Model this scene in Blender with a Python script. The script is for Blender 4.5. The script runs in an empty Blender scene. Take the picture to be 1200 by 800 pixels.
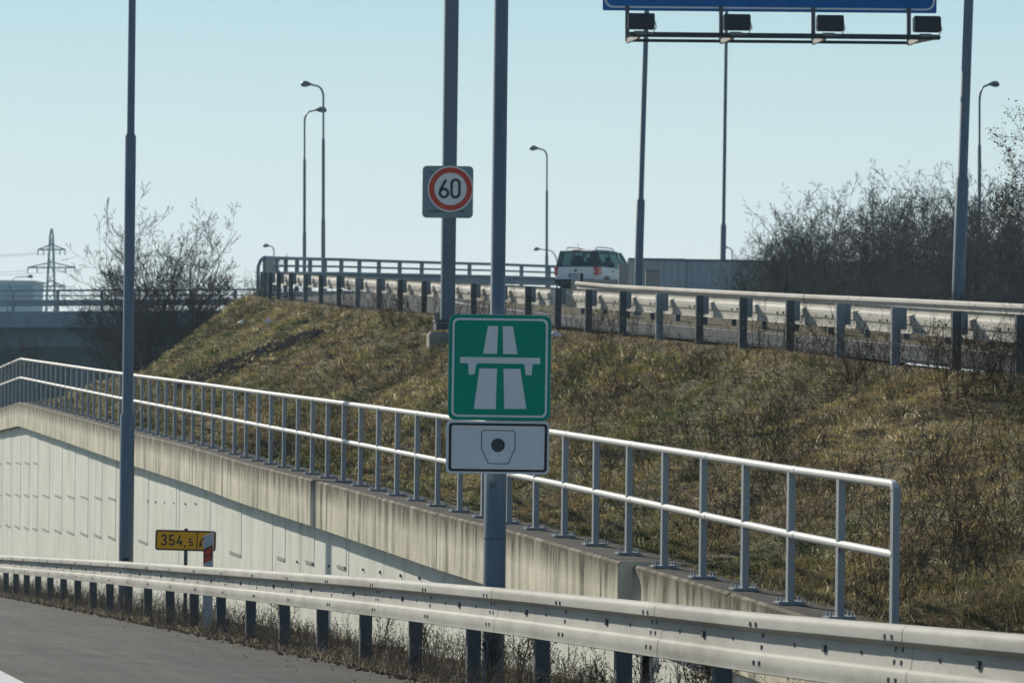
import bpy, math, random
import numpy as np
from mathutils import Vector, Matrix
R_ = math.radians
rng = np.random.default_rng(7); random.seed(7)
scene = bpy.context.scene
COL = scene.collection

# ------------------------------------------------------------------ camera
FPX = 3650.0; PITCH = 30/3650.0; ROLL = R_(0.70)
F = Vector((0, math.cos(PITCH), math.sin(PITCH)))
X0 = Vector((1, 0, 0)); Z0 = X0.cross(F)
RT = X0*math.cos(ROLL) + Z0*math.sin(ROLL)
UP = Z0*math.cos(ROLL) - X0*math.sin(ROLL)
cam_d = bpy.data.cameras.new('camera'); cam = bpy.data.objects.new('camera', cam_d); COL.objects.link(cam)
cam.matrix_world = Matrix(((RT.x, UP.x, -F.x, 0), (RT.y, UP.y, -F.y, 0), (RT.z, UP.z, -F.z, 0), (0, 0, 0, 1)))
cam_d.sensor_width = 36; cam_d.lens = FPX*36/1200; cam_d.clip_end = 8000; cam_d.clip_start = 0.5
cam_d.dof.use_dof = True; cam_d.dof.focus_distance = 25; cam_d.dof.aperture_fstop = 8.0
scene.camera = cam

def ray(px, py): return F*FPX + RT*(px-600) - UP*(py-400)
def at(px, py, Y):                      # survey point seen at px,py standing Y metres out
    r = ray(px, py); return r*(Y/r.y)
vp = ray(-347, 631); M = vp.x/vp.y      # heading of the motorway
def W(px, py, c):                       # point on the vertical plane X - M*Y = c
    r = ray(px, py); return r*(c/(r.x-M*r.y))
DL = math.hypot(M, 1); DIR = Vector((M/DL, 1/DL, 0)); NRM = Vector((1/DL, -M/DL, 0))
def prof(pts, c):
    P = sorted([(w.y, w.z) for w in (W(x, y, c) for x, y in pts)])
    ys = [p[0] for p in P]; zs = [p[1] for p in P]
    def f(Y):
        if Y <= ys[0]: return zs[0] + (zs[1]-zs[0])/(ys[1]-ys[0])*(Y-ys[0])
        if Y >= ys[-1]: return zs[-1] + (zs[-1]-zs[-2])/(ys[-1]-ys[-2])*(Y-ys[-1])
        return float(np.interp(Y, ys, zs))
    return f
def L(c, Y, z=0.0): return Vector((c+M*Y, Y, z))

# ------------------------------------------------------------------ materials
def nt(name):
    m = bpy.data.materials.new(name); m.use_nodes = True
    t = m.node_tree; b = t.nodes['Principled BSDF']; return m, t, b
def mat(name, col, rough=0.6, metal=0.0, var=0.12, scale=3.0, bump=0.0, bscale=60, spec=0.4, stretch=(1,1,1), dirt=None, dirt_amt=0.0):
    m, t, b = nt(name); N = t.nodes; K = t.links
    tc = N.new('ShaderNodeTexCoord'); mp = N.new('ShaderNodeMapping'); mp.inputs['Scale'].default_value = stretch
    K.new(tc.outputs['Object'], mp.inputs[0])
    n = N.new('ShaderNodeTexNoise'); n.inputs['Scale'].default_value = scale; n.inputs['Detail'].default_value = 8; n.inputs['Roughness'].default_value = .65
    K.new(mp.outputs[0], n.inputs['Vector'])
    cr = N.new('ShaderNodeValToRGB'); c = np.array(col)
    cr.color_ramp.elements[0].position = .3; cr.color_ramp.elements[1].position = .7
    cr.color_ramp.elements[0].color = (*np.clip(c*(1-var), 0, 1), 1); cr.color_ramp.elements[1].color = (*np.clip(c*(1+var), 0, 1), 1)
    K.new(n.outputs['Fac'], cr.inputs[0]); out = cr.outputs[0]
    if dirt:
        n2 = N.new('ShaderNodeTexNoise'); n2.inputs['Scale'].default_value = scale*.35; n2.inputs['Detail'].default_value = 10; n2.inputs['Roughness'].default_value = .7
        K.new(mp.outputs[0], n2.inputs['Vector'])
        r2 = N.new('ShaderNodeValToRGB'); r2.color_ramp.elements[0].position = .48; r2.color_ramp.elements[1].position = .72
        r2.color_ramp.elements[0].color = (0,0,0,1); r2.color_ramp.elements[1].color = (dirt_amt,)*3+(1,)
        K.new(n2.outputs['Fac'], r2.inputs[0])
        mx = N.new('ShaderNodeMixRGB'); K.new(r2.outputs[0], mx.inputs[0]); K.new(out, mx.inputs[1]); mx.inputs[2].default_value = (*dirt, 1); out = mx.outputs[0]
    K.new(out, b.inputs['Base Color'])
    b.inputs['Roughness'].default_value = rough; b.inputs['Metallic'].default_value = metal
    b.inputs['Specular IOR Level'].default_value = spec
    if bump:
        n3 = N.new('ShaderNodeTexNoise'); n3.inputs['Scale'].default_value = bscale; n3.inputs['Detail'].default_value = 4
        K.new(tc.outputs['Object'], n3.inputs['Vector'])
        bp = N.new('ShaderNodeBump'); bp.inputs['Strength'].default_value = bump; bp.inputs['Distance'].default_value = .02
        K.new(n3.outputs['Fac'], bp.inputs['Height']); K.new(bp.outputs[0], b.inputs['Normal'])
    return m
def concrete(name, lo, hi, stain, uscale, vscale, amt, topdark=0.0, bump=.25):
    m, t, b = nt(name); N = t.nodes; K = t.links
    uv = N.new('ShaderNodeUVMap')
    mp = N.new('ShaderNodeMapping'); mp.inputs['Scale'].default_value = (uscale, vscale, 1); K.new(uv.outputs[0], mp.inputs[0])
    n = N.new('ShaderNodeTexNoise'); n.inputs['Scale'].default_value = 1; n.inputs['Detail'].default_value = 6; n.inputs['Roughness'].default_value = .6; K.new(mp.outputs[0], n.inputs['Vector'])
    n0 = N.new('ShaderNodeTexNoise'); n0.inputs['Scale'].default_value = 1.1; n0.inputs['Detail'].default_value = 9; n0.inputs['Roughness'].default_value = .7; K.new(uv.outputs[0], n0.inputs['Vector'])
    c0 = N.new('ShaderNodeValToRGB'); c0.color_ramp.elements[0].position = .3; c0.color_ramp.elements[1].position = .7
    c0.color_ramp.elements[0].color = (*lo, 1); c0.color_ramp.elements[1].color = (*hi, 1); K.new(n0.outputs['Fac'], c0.inputs[0])
    c1 = N.new('ShaderNodeValToRGB'); c1.color_ramp.elements[0].position = .46; c1.color_ramp.elements[1].position = .72
    c1.color_ramp.elements[0].color = (0,0,0,1); c1.color_ramp.elements[1].color = (amt,)*3+(1,); K.new(n.outputs['Fac'], c1.inputs[0])
    fac = c1.outputs[0]
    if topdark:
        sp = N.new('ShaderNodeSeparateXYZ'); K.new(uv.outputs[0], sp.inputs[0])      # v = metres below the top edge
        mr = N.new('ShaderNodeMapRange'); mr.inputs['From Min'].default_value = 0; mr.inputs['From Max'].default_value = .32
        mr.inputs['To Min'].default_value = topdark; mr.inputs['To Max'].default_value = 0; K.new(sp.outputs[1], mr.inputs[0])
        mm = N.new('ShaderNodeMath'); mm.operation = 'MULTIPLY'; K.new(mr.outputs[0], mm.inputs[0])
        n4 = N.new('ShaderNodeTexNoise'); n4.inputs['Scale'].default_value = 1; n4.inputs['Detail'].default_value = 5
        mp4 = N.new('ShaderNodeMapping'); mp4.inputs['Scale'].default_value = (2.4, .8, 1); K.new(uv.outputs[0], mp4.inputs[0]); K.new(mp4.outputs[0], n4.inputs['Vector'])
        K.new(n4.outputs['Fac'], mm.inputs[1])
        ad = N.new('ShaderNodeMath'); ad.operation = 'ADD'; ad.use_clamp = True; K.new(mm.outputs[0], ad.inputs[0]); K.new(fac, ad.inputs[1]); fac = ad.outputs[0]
    mx = N.new('ShaderNodeMixRGB'); K.new(fac, mx.inputs[0]); K.new(c0.outputs[0], mx.inputs[1]); mx.inputs[2].default_value = (*stain, 1)
    K.new(mx.outputs[0], b.inputs['Base Color']); b.inputs['Roughness'].default_value = .9; b.inputs['Specular IOR Level'].default_value = .2
    n3 = N.new('ShaderNodeTexNoise'); n3.inputs['Scale'].default_value = 25; n3.inputs['Detail'].default_value = 5; K.new(uv.outputs[0], n3.inputs['Vector'])
    bp = N.new('ShaderNodeBump'); bp.inputs['Strength'].default_value = bump; bp.inputs['Distance'].default_value = .02
    K.new(n3.outputs['Fac'], bp.inputs['Height']); K.new(bp.outputs[0], b.inputs['Normal'])
    return m
def leafmat(name, trans=.3, rough=.8):
    m, t, b = nt(name); N = t.nodes; K = t.links
    a = N.new('ShaderNodeVertexColor'); a.layer_name = 'Col'
    d = N.new('ShaderNodeBsdfDiffuse'); tr = N.new('ShaderNodeBsdfTranslucent'); mx = N.new('ShaderNodeMixShader'); mx.inputs[0].default_value = trans
    K.new(a.outputs[0], d.inputs[0]); K.new(a.outputs[0], tr.inputs[0]); K.new(d.outputs[0], mx.inputs[1]); K.new(tr.outputs[0], mx.inputs[2])
    K.new(mx.outputs[0], N['Material Output'].inputs[0]); return m

MT = {}
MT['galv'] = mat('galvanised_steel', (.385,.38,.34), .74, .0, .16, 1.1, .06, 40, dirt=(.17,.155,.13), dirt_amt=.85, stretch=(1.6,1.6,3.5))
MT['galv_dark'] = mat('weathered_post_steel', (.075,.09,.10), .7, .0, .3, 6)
MT['post_mid'] = mat('grey_post_steel', (.12,.145,.16), .6, 0, .3, 5)
MT['galv_post'] = mat('zinc_post_steel', (.20,.245,.275), .6, .0, .15, 5)
MT['upper_beam'] = mat('aged_galvanised_beam', (.46,.45,.40), .75, .0, .14, .9, dirt=(.22,.19,.15), dirt_amt=.75)
MT['pole'] = mat('pole_zinc', (.115,.160,.20), .45, .1, .22, 2.6, .03, 30, stretch=(6,6,.7), dirt=(.21,.22,.21), dirt_amt=.45)
MT['mast'] = mat('mast_zinc', (.105,.145,.185), .5, .0, .10, 1.2)
MT['rail'] = mat('railing_paint', (.53,.54,.51), .5, 0, .08, 5, dirt=(.50,.42,.34), dirt_amt=.45)
MT['railpost'] = mat('railing_post_steel', (.29,.325,.34), .5, .0, .10, 4)
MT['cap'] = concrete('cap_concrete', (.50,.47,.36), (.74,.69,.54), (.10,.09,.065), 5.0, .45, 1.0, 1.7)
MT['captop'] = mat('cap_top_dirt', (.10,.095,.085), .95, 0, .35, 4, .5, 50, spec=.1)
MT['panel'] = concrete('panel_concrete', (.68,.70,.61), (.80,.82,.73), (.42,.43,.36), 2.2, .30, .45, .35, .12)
MT['joint'] = mat('joint_dark', (.05,.05,.05), .9)
MT['ledge_shade'] = mat('painted_ledge_shadow', (.30,.30,.26), .9)  # dark strip coloured as the shadow below each tongue; nothing is cut open
MT['conc'] = mat('plain_concrete', (.34,.34,.31), .9, 0, .15, 2, .3, 30, dirt=(.14,.13,.11), dirt_amt=.6, spec=.2)
MT['barrier'] = mat('grey_barrier', (.44,.49,.50), .85, 0, .08, 1.0, .1, 20, stretch=(1,1,.2), dirt=(.2,.21,.2), dirt_amt=.5)
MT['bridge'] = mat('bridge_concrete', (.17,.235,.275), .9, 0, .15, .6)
MT['bridge_dark'] = mat('bridge_concrete_painted_shade', (.095,.135,.160), .9, 0, .2, .5)  # darker copy of the bridge concrete, shade under the deck put into its colour
MT['brail'] = mat('bridge_rail_steel', (.20,.255,.29), .5, .2, .1, 1)
MT['green'] = mat('sign_green', (.0,.30,.195), .5, 0, .10, 1.5, spec=.12)
MT['signwhite'] = mat('sign_reflective_white', (.72,.75,.76), .5, 0, .07, 3, spec=.2)
MT['marker'] = mat('marker_plastic', (.44,.49,.53), .5, 0, .06, 4)
MT['redlens'] = mat('reflector_red', (.62,.07,.03), .4, spec=.2)
MT['signrim'] = mat('sign_rim_grey', (.42,.46,.48), .45, .2, .05)
MT['black'] = mat('sign_black', (.012,.014,.02), .5)
MT['ink'] = mat('marking_dark', (.05,.06,.075), .6)
MT['red'] = mat('sign_red', (.55,.06,.03), .5, spec=.15)
MT['blue'] = mat('sign_blue', (.004,.125,.40), .5, spec=.12)
MT['yellow'] = mat('sign_yellow', (.86,.43,.01), .5, 0, .07, spec=.15)
MT['brown'] = mat('sign_brown_edge', (.10,.05,.015), .5)
MT['backplate'] = mat('sign_back_alu', (.18,.25,.28), .5, .3, .1, 3)
MT['lampblack'] = mat('floodlight_housing', (.012,.018,.025), .5)
MT['lamphead'] = mat('lamp_head_grey', (.10,.13,.15), .4)
MT['soil'] = mat('slope_soil', (.13,.11,.07), .95, 0, .4, 3, .6, 20, spec=.1, dirt=(.09,.11,.05), dirt_amt=.8)
MT['field'] = mat('field', (.10,.10,.06), .95, 0, .3, .05, spec=.1)
MT['verge'] = mat('verge_soil', (.11,.095,.075), .95, 0, .4, 5, .7, 40, spec=.1)
MT['carwhite'] = mat('car_white', (.78,.80,.80), .3, 0, .03, 1, dirt=(.35,.35,.32), dirt_amt=.3)
MT['carblack'] = mat('car_black_trim', (.015,.018,.02), .45)
MT['tyre'] = mat('tyre_rubber', (.02,.02,.02), .8)
MT['rim'] = mat('wheel_alloy', (.3,.32,.33), .35, .7)
MT['litter'] = mat('litter_white', (.7,.72,.72), .6)
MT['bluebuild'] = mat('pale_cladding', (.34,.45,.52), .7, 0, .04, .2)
MT['bluedark'] = mat('cladding_window_blue', (.17,.26,.33), .5, 0, .1, .2)  # darker blue of the building's window panels
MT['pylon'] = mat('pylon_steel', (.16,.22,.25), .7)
MT['plant'] = leafmat('dry_plant', .38); MT['bark'] = leafmat('bark', 0.0)
def glass(name, tint, tr):
    m, t, b = nt(name); N = t.nodes; K = t.links
    a = N.new('ShaderNodeBsdfTransparent'); a.inputs[0].default_value = (*tint, 1)
    g = N.new('ShaderNodeBsdfGlossy'); g.inputs['Roughness'].default_value = .05; g.inputs[0].default_value = (.7,.8,.85,1)
    mx = N.new('ShaderNodeMixShader'); mx.inputs[0].default_value = tr
    K.new(a.outputs[0], mx.inputs[1]); K.new(g.outputs[0], mx.inputs[2]); K.new(mx.outputs[0], N['Material Output'].inputs[0]); return m
MT['glass'] = glass('car_glass', (.22,.33,.34), .06)
MT['glass_rear'] = glass('car_rear_glass', (.15,.23,.24), .05)
MT['lens'] = mat('tail_light_red', (.55,.02,.02), .15)
def asphalt():
    m, t, b = nt('asphalt'); N = t.nodes; K = t.links
    uv = N.new('ShaderNodeUVMap')
    def noise(s, sc, det=6, ro=.6):
        mp = N.new('ShaderNodeMapping'); mp.inputs['Scale'].default_value = sc; K.new(uv.outputs[0], mp.inputs[0])
        n = N.new('ShaderNodeTexNoise'); n.inputs['Scale'].default_value = s; n.inputs['Detail'].default_value = det; n.inputs['Roughness'].default_value = ro
        K.new(mp.outputs[0], n.inputs['Vector']); return n.outputs['Fac']
    def ramp(f, p0, p1, c0, c1):
        r = N.new('ShaderNodeValToRGB'); r.color_ramp.elements[0].position = p0; r.color_ramp.elements[1].position = p1
        r.color_ramp.elements[0].color = (*c0, 1); r.color_ramp.elements[1].color = (*c1, 1); K.new(f, r.inputs[0]); return r.outputs[0]
    base = ramp(noise(1, (.16, 1.5, 1), 10, .72), .30, .70, (.030,.036,.035), (.080,.083,.073))
    fine = ramp(noise(16, (1,1,1), 6, .85), .36, .66, (.45,)*3, (1.5,)*3)
    mx = N.new('ShaderNodeMixRGB'); mx.blend_type = 'MULTIPLY'; mx.inputs[0].default_value = 1; K.new(base, mx.inputs[1]); K.new(fine, mx.inputs[2])
    st1 = ramp(noise(1, (.35, 6, 1), 6, .7), .35, .65, (.70,)*3, (1.25,)*3)
    mq = N.new('ShaderNodeMixRGB'); mq.blend_type = 'MULTIPLY'; mq.inputs[0].default_value = 1; K.new(mx.outputs[0], mq.inputs[1]); K.new(st1, mq.inputs[2])
    st2 = ramp(noise(1, (1.1, .5, 1), 5, .7), .38, .62, (.78,)*3, (1.16,)*3)
    mx = N.new('ShaderNodeMixRGB'); mx.blend_type = 'MULTIPLY'; mx.inputs[0].default_value = 1; K.new(mq.outputs[0], mx.inputs[1]); K.new(st2, mx.inputs[2])
    spot = ramp(noise(7, (1,1,1), 2, .5), .69, .73, (0,)*3, (.75,)*3)
    m2 = N.new('ShaderNodeMixRGB'); K.new(spot, m2.inputs[0]); K.new(mx.outputs[0], m2.inputs[1]); m2.inputs[2].default_value = (.05,.048,.042,1)
    sp = N.new('ShaderNodeSeparateXYZ'); K.new(uv.outputs[0], sp.inputs[0])
    er = N.new('ShaderNodeMapRange'); er.inputs['From Min'].default_value = 4.3; er.inputs['From Max'].default_value = 5.4; er.inputs['To Max'].default_value = 1.3; K.new(sp.outputs[1], er.inputs[0])
    em = N.new('ShaderNodeMath'); em.operation = 'MULTIPLY'; em.use_clamp = True; K.new(er.outputs[0], em.inputs[0]); K.new(noise(1, (.5, 3, 1), 7, .7), em.inputs[1])
    m3 = N.new('ShaderNodeMixRGB'); K.new(em.outputs[0], m3.inputs[0]); K.new(m2.outputs[0], m3.inputs[1]); m3.inputs[2].default_value = (.040,.034,.024,1)
    vo = N.new('ShaderNodeTexVoronoi'); vo.feature = 'DISTANCE_TO_EDGE'; vo.inputs['Scale'].default_value = 1; mv = N.new('ShaderNodeMapping'); mv.inputs['Scale'].default_value = (.10, .55, 1); K.new(uv.outputs[0], mv.inputs[0])
    wn = N.new('ShaderNodeMixRGB'); wn.inputs[0].default_value = .12; K.new(mv.outputs[0], wn.inputs[1]); wz = N.new('ShaderNodeTexNoise'); wz.inputs['Scale'].default_value = 3; wz.inputs['Detail'].default_value = 6; K.new(mv.outputs[0], wz.inputs['Vector']); K.new(wz.outputs['Color'], wn.inputs[2]); K.new(wn.outputs[0], vo.inputs['Vector'])
    ck = N.new('ShaderNodeMapRange'); ck.inputs['From Min'].default_value = .0; ck.inputs['From Max'].default_value = .010; ck.inputs['To Min'].default_value = .55; ck.inputs['To Max'].default_value = 0; K.new(vo.outputs['Distance'], ck.inputs[0])
    m4 = N.new('ShaderNodeMixRGB'); K.new(ck.outputs[0], m4.inputs[0]); K.new(m3.outputs[0], m4.inputs[1]); m4.inputs[2].default_value = (.022,.022,.022,1)
    K.new(m4.outputs[0], b.inputs['Base Color']); b.inputs['Roughness'].default_value = .85; b.inputs['Specular IOR Level'].default_value = .25
    bp = N.new('ShaderNodeBump'); bp.inputs['Strength'].default_value = .5; bp.inputs['Distance'].default_value = .01
    K.new(noise(45, (1,1,1), 3), bp.inputs['Height']); K.new(bp.outputs[0], b.inputs['Normal'])
    return m
MT['asphalt'] = asphalt()
MT['line'] = mat('road_paint', (.55,.56,.54), .7, 0, .12, 12, dirt=(.25,.25,.24), dirt_amt=.7)

# ------------------------------------------------------------------ builders
class MB:
    def __init__(s): s.v = []; s.f = []; s.mi = []; s.uv = []; s.mats = []; s.cur = 0
    def use(s, m):
        m = MT[m]
        if m not in s.mats: s.mats.append(m)
        s.cur = s.mats.index(m); return s
    def face(s, pts, uv=None):
        i = len(s.v); s.v += [tuple(p) for p in pts]; s.f.append(tuple(range(i, i+len(pts)))); s.mi.append(s.cur)
        s.uv += (uv or [(0,0)]*len(pts)); return s
    def box(s, c, sz, ax=None, bev=0):
        c = Vector(c); ax = ax or (Vector((1,0,0)), Vector((0,1,0)), Vector((0,0,1)))
        h = [x/2 for x in sz]; P = {}
        for i in (-1,1):
            for j in (-1,1):
                for k in (-1,1): P[i,j,k] = c + ax[0]*h[0]*i + ax[1]*h[1]*j + ax[2]*h[2]*k
        for q in (((-1,-1,-1),(-1,1,-1),(1,1,-1),(1,-1,-1)), ((-1,-1,1),(1,-1,1),(1,1,1),(-1,1,1)),
                  ((-1,-1,-1),(1,-1,-1),(1,-1,1),(-1,-1,1)), ((1,1,-1),(-1,1,-1),(-1,1,1),(1,1,1)),
                  ((-1,1,-1),(-1,-1,-1),(-1,-1,1),(-1,1,1)), ((1,-1,-1),(1,1,-1),(1,1,1),(1,-1,1))):
            s.face([P[a] for a in q])
        return s
    def bar(s, a, b, w, h=None):        # rectangular bar from a to b
        a = Vector(a); b = Vector(b); d = b-a; ln = d.length
        if ln < 1e-6: return s
        z = d/ln; x = z.cross(Vector((0,0,1)))
        if x.length < .05: x = Vector((1,0,0)) - z*z.x
        x.normalize(); y = z.cross(x)
        return s.box((a+b)/2, (w, h or w, ln), (x, y, z))
    def tube(s, pts, rad, n=12, caps=True):
        pts = [Vector(p) for p in pts]
        if not hasattr(rad, '__len__'): rad = [rad]*len(pts)
        rings = []; prev = None
        for i, p in enumerate(pts):
            d = (pts[min(i+1, len(pts)-1)]-pts[max(i-1, 0)])
            d.normalize()
            if prev is None:
                x = d.cross(Vector((0,0,1)))
                if x.length < .05: x = Vector((1,0,0))-d*d.x
            else: x = prev - d*prev.dot(d)
            x.normalize(); prev = x; y = d.cross(x)
            rings.append([p + (x*math.cos(t)+y*math.sin(t))*rad[i] for t in [2*math.pi*k/n for k in range(n)]])
        for A, B in zip(rings, rings[1:]):
            for k in range(n): s.face([A[k], A[(k+1)%n], B[(k+1)%n], B[k]])
        if caps: s.face(rings[0][::-1]); s.face(rings[-1])
        return s
    def build(s, name, parent=None, smooth=False, weld=True, origin=None, bevel=0):
        me = bpy.data.meshes.new(name); me.from_pydata(s.v, [], s.f); me.update()
        for m in s.mats: me.materials.append(m)
        me.polygons.foreach_set('material_index', s.mi)
        ul = me.uv_layers.new(name='UVMap'); ul.data.foreach_set('uv', np.array(s.uv, dtype=np.float32).ravel())
        if weld:
            import bmesh
            bm = bmesh.new(); bm.from_mesh(me); bmesh.ops.remove_doubles(bm, verts=bm.verts, dist=1e-5)
            if bevel: bmesh.ops.bevel(bm, geom=[e for e in bm.edges if e.is_manifold and e.calc_face_angle(0) > .6], offset=bevel, segments=2, affect='EDGES', clamp_overlap=True)
            bm.to_mesh(me); bm.free()
        if smooth:
            me.polygons.foreach_set('use_smooth', [True]*len(me.polygons))
            try: me.set_sharp_from_angle(angle=R_(38))
            except Exception: pass
        o = bpy.data.objects.new(name, me); COL.objects.link(o)
        if origin is not None:
            me.transform(Matrix.Translation(-Vector(origin))); o.location = origin
        if parent: put(o, parent)
        return o
def put(o, parent):
    o.parent = parent; o.matrix_parent_inverse = Matrix.Identity(4)
    o.location = Vector(o.location) - Vector(parent.location)      # all parents are unrotated while their parts are made
    return o
def tag(o, label, cat, group=None, kind=None):
    if label: o['label'] = label
    if cat: o['category'] = cat
    if group: o['group'] = group
    if kind: o['kind'] = kind
    return o
def struct(o): o['kind'] = 'structure'; return o
def empty(name, loc, label, cat, group=None):
    o = bpy.data.objects.new(name, None); COL.objects.link(o); o.location = loc; o.empty_display_size = .2
    return tag(o, label, cat, group)
def bulk(name, V, Fa, mats, cols=None, parent=None, mi=None, origin=None):     # numpy mesh, Fa (n,3) or (n,4)
    V = np.asarray(V, np.float32).reshape(-1, 3); Fa = np.asarray(Fa, np.int32); k = Fa.shape[1]
    if origin is not None: V = V-np.array(origin, np.float32)
    me = bpy.data.meshes.new(name); me.vertices.add(len(V)); me.vertices.foreach_set('co', V.ravel())
    me.loops.add(Fa.size); me.loops.foreach_set('vertex_index', Fa.ravel())
    me.polygons.add(len(Fa)); me.polygons.foreach_set('loop_start', np.arange(0, Fa.size, k, dtype=np.int32)); me.polygons.foreach_set('loop_total', np.full(len(Fa), k, np.int32))
    for m in mats: me.materials.append(MT[m])
    if mi is not None: me.polygons.foreach_set('material_index', mi)
    me.update(calc_edges=True)
    if cols is not None:
        a = me.color_attributes.new('Col', 'FLOAT_COLOR', 'POINT')
        a.data.foreach_set('color', np.concatenate([cols, np.ones((len(cols), 1))], 1).astype(np.float32).ravel())
    o = bpy.data.objects.new(name, me); COL.objects.link(o)
    if origin is not None: o.location = origin
    if parent: put(o, parent)
    return o
def loft(name, rows, m, uvs=None, smooth=True):      # rows: list of equal-length lists of points
    A = np.array([[tuple(p) for p in r] for r in rows]); nr, nc = A.shape[:2]
    i = np.arange(nr*nc).reshape(nr, nc)
    Fa = np.stack([i[:-1,:-1], i[:-1,1:], i[1:,1:], i[1:,:-1]], -1).reshape(-1, 4)
    o = bulk(name, A, Fa, [m])
    if uvs is not None:
        U = np.array(uvs, np.float32).reshape(-1, 2); ul = o.data.uv_layers.new(name='UVMap')
        ul.data.foreach_set('uv', U[Fa.ravel()].ravel())
    if smooth: o.data.polygons.foreach_set('use_smooth', [True]*len(o.data.polygons))
    return o
def sweep(mb, pts, nrm, profile, ulen=None):         # profile: (lateral, up)
    rows = [[Vector(p) + Vector(n)*a + Vector((0,0,b)) for a, b in profile] for p, n in zip(pts, nrm)]
    for A, B in zip(rows, rows[1:]):
        for k in range(len(profile)-1): mb.face([A[k], B[k], B[k+1], A[k+1]])
    return rows

# value noise for terrain / patches
_g = rng.random((64, 64))
def vn(x, y):
    x = np.asarray(x, float); y = np.asarray(y, float)
    xi = np.floor(x).astype(int); yi = np.floor(y).astype(int); fx = x-xi; fy = y-yi
    fx = fx*fx*(3-2*fx); fy = fy*fy*(3-2*fy)
    g = lambda a, b: _g[a % 64, b % 64]
    return (g(xi,yi)*(1-fx)+g(xi+1,yi)*fx)*(1-fy) + (g(xi,yi+1)*(1-fx)+g(xi+1,yi+1)*fx)*fy
def fbm(x, y, o=4):
    return sum(vn(x*2**k+17*k, y*2**k+5*k)*.5**k for k in range(o))/(2-.5**(o-1))

# ------------------------------------------------------------------ survey lines
C_RAIL = 5.79
rail_top = prof([(-60,646),(0,650),(140,657),(300,667),(450,677),(600,689),(750,703),(900,718),(1050,730),(1200,742)], C_RAIL)
def road_z(Y): return rail_top(Y) - .735
cap_px = [(22,471),(75,485),(140,503),(225,524),(282,541),(382,566),(512,601),(603,623),(705,652),(830,688),(897,709),(1000,741)]
cap_z = prof(cap_px, 8.65)
Y_BEND = W(22, 471, 8.65).y
def cap_top(Y):
    if Y <= Y_BEND: return cap_z(Y)
    return cap_z(Y_BEND) - .045*(Y-Y_BEND)
hand_px = [(24,420.5),(140,437.5),(242,451),(300,459),(398,472),(526,489.5),(645,506),(786,528),(926,550),(1048,567)]
hand_zf = prof(hand_px, 9.0)
YB2 = W(24, 420, 9.0).y
def hand_z(Y): return hand_zf(Y) if Y <= YB2 else hand_zf(YB2) - .045*(Y-YB2)

C_UP = 15.15
up_px = [(1196,369),(1121,364.5),(1050,360),(985,355.5),(926,352),(871,348.5),(820,346),(773,343),(730,341),(690,339),(654,337.5),(619,335.5),(555,332),(497,329),(469,327.5),(444,326),(419,325),(397,323),(376,322.2),(358,321),(341,320)]
up_top = prof(up_px, C_UP)
def zN(Y): return up_top(Y) - .70
C_FAR = 22.0
far_px = [(677,329.5),(715,333),(800,337.5),(940,344.5),(1060,349.5),(1200,356)]
far_top = prof(far_px, C_FAR)
def zF(Y): return far_top(Y) - .75
YA = W(341, 320, C_UP).y
A0 = L(C_UP, YA); RAD = 50.0; CEN = A0 + NRM*RAD; PH0 = -math.atan2(-M, 1)
arc_phi = [PH0, R_(0), R_(14), R_(22), R_(30), R_(36), R_(70)]
arc_z = [zN(YA), at(303, 345.5, CEN.y).z, 2.45, 2.62, 2.78, 2.85, 2.9]
def arcpt(ph, r=RAD): return Vector((CEN.x - r*math.cos(ph), CEN.y + r*math.sin(ph), 0))
def arcn(ph): return Vector((math.cos(ph), -math.sin(ph), 0))
def arcz(ph, t=0):
    z = float(np.interp(ph, arc_phi, arc_z)); dz = (zF(YA)-zN(YA))*max(0, 1-(ph-PH0)/R_(25))
    return z + dz*min(t, 8)/6.63
def upz(Y, t): return zN(Y) + (zF(Y)-zN(Y))*min(t, 8)/6.63
def stations(y0=10, step=2.0, phmax=R_(62)):           # (point, normal, zfun, along)
    S = []; Y = y0; u = 0
    n = int((YA-y0)/step)
    for k in range(n):
        Y = y0 + (YA-y0)*k/n; S.append((L(C_UP, Y), NRM, (lambda t, Y=Y: upz(Y + t*NRM.y*0, t)), (Y-y0)*DL))
    u = (YA-y0)*DL; m = int((phmax-PH0)*RAD/step)
    for k in range(m+1):
        ph = PH0 + (phmax-PH0)*k/m
        S.append((arcpt(ph), arcn(ph), (lambda t, ph=ph: arcz(ph, t)), u+(ph-PH0)*RAD))
    return S
ST = stations()

# ------------------------------------------------------------------ ground, roads
def strip(name, c0, c1, y0, y1, zf, m, nc=6, step=1.5, lift=0.0, jag=0):
    ny = int((y1-y0)/step)+1; rows = []; uvs = []
    for i in range(ny+1):
        Y = y0+(y1-y0)*i/ny
        rows.append([L(c0+(c1-c0)*k/nc, Y, zf(Y, c0+(c1-c0)*k/nc)+lift) for k in range(nc+1)]); uvs.append([(Y*DL, (c0+(c1-c0)*k/nc)) for k in range(nc+1)])
    return loft(name, rows, m, uvs)
def rz(Y, c=0):
    if Y > 110: return road_z(110) - .03*(Y-110)*max(0, 1-(Y-110)/200) if Y < 210 else road_z(110)-1.6
    return road_z(Y)
struct(strip('motorway_road', -14, 5.42, -4, 230, rz, 'asphalt', 4, 3))
struct(strip('edge_line', 2.12, 2.34, -2, 200, rz, 'line', 1, 3, .005))
for c in (-1.55, -5.4):
    for k, Y in enumerate(range(0, 180, 18)):
        struct(strip('lane_marking' if c else '', c, c+.15, Y, Y+6, rz, 'line', 1, 3, .005))
G = bpy.data.meshes.new('ground')
def gbox():
    mb = MB().use('field'); z = -9.6
    mb.face([(-4000,-300,z),(4000,-300,z),(4000,6000,z),(-4000,6000,z)])
    return mb.build('ground')
struct(gbox())
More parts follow.
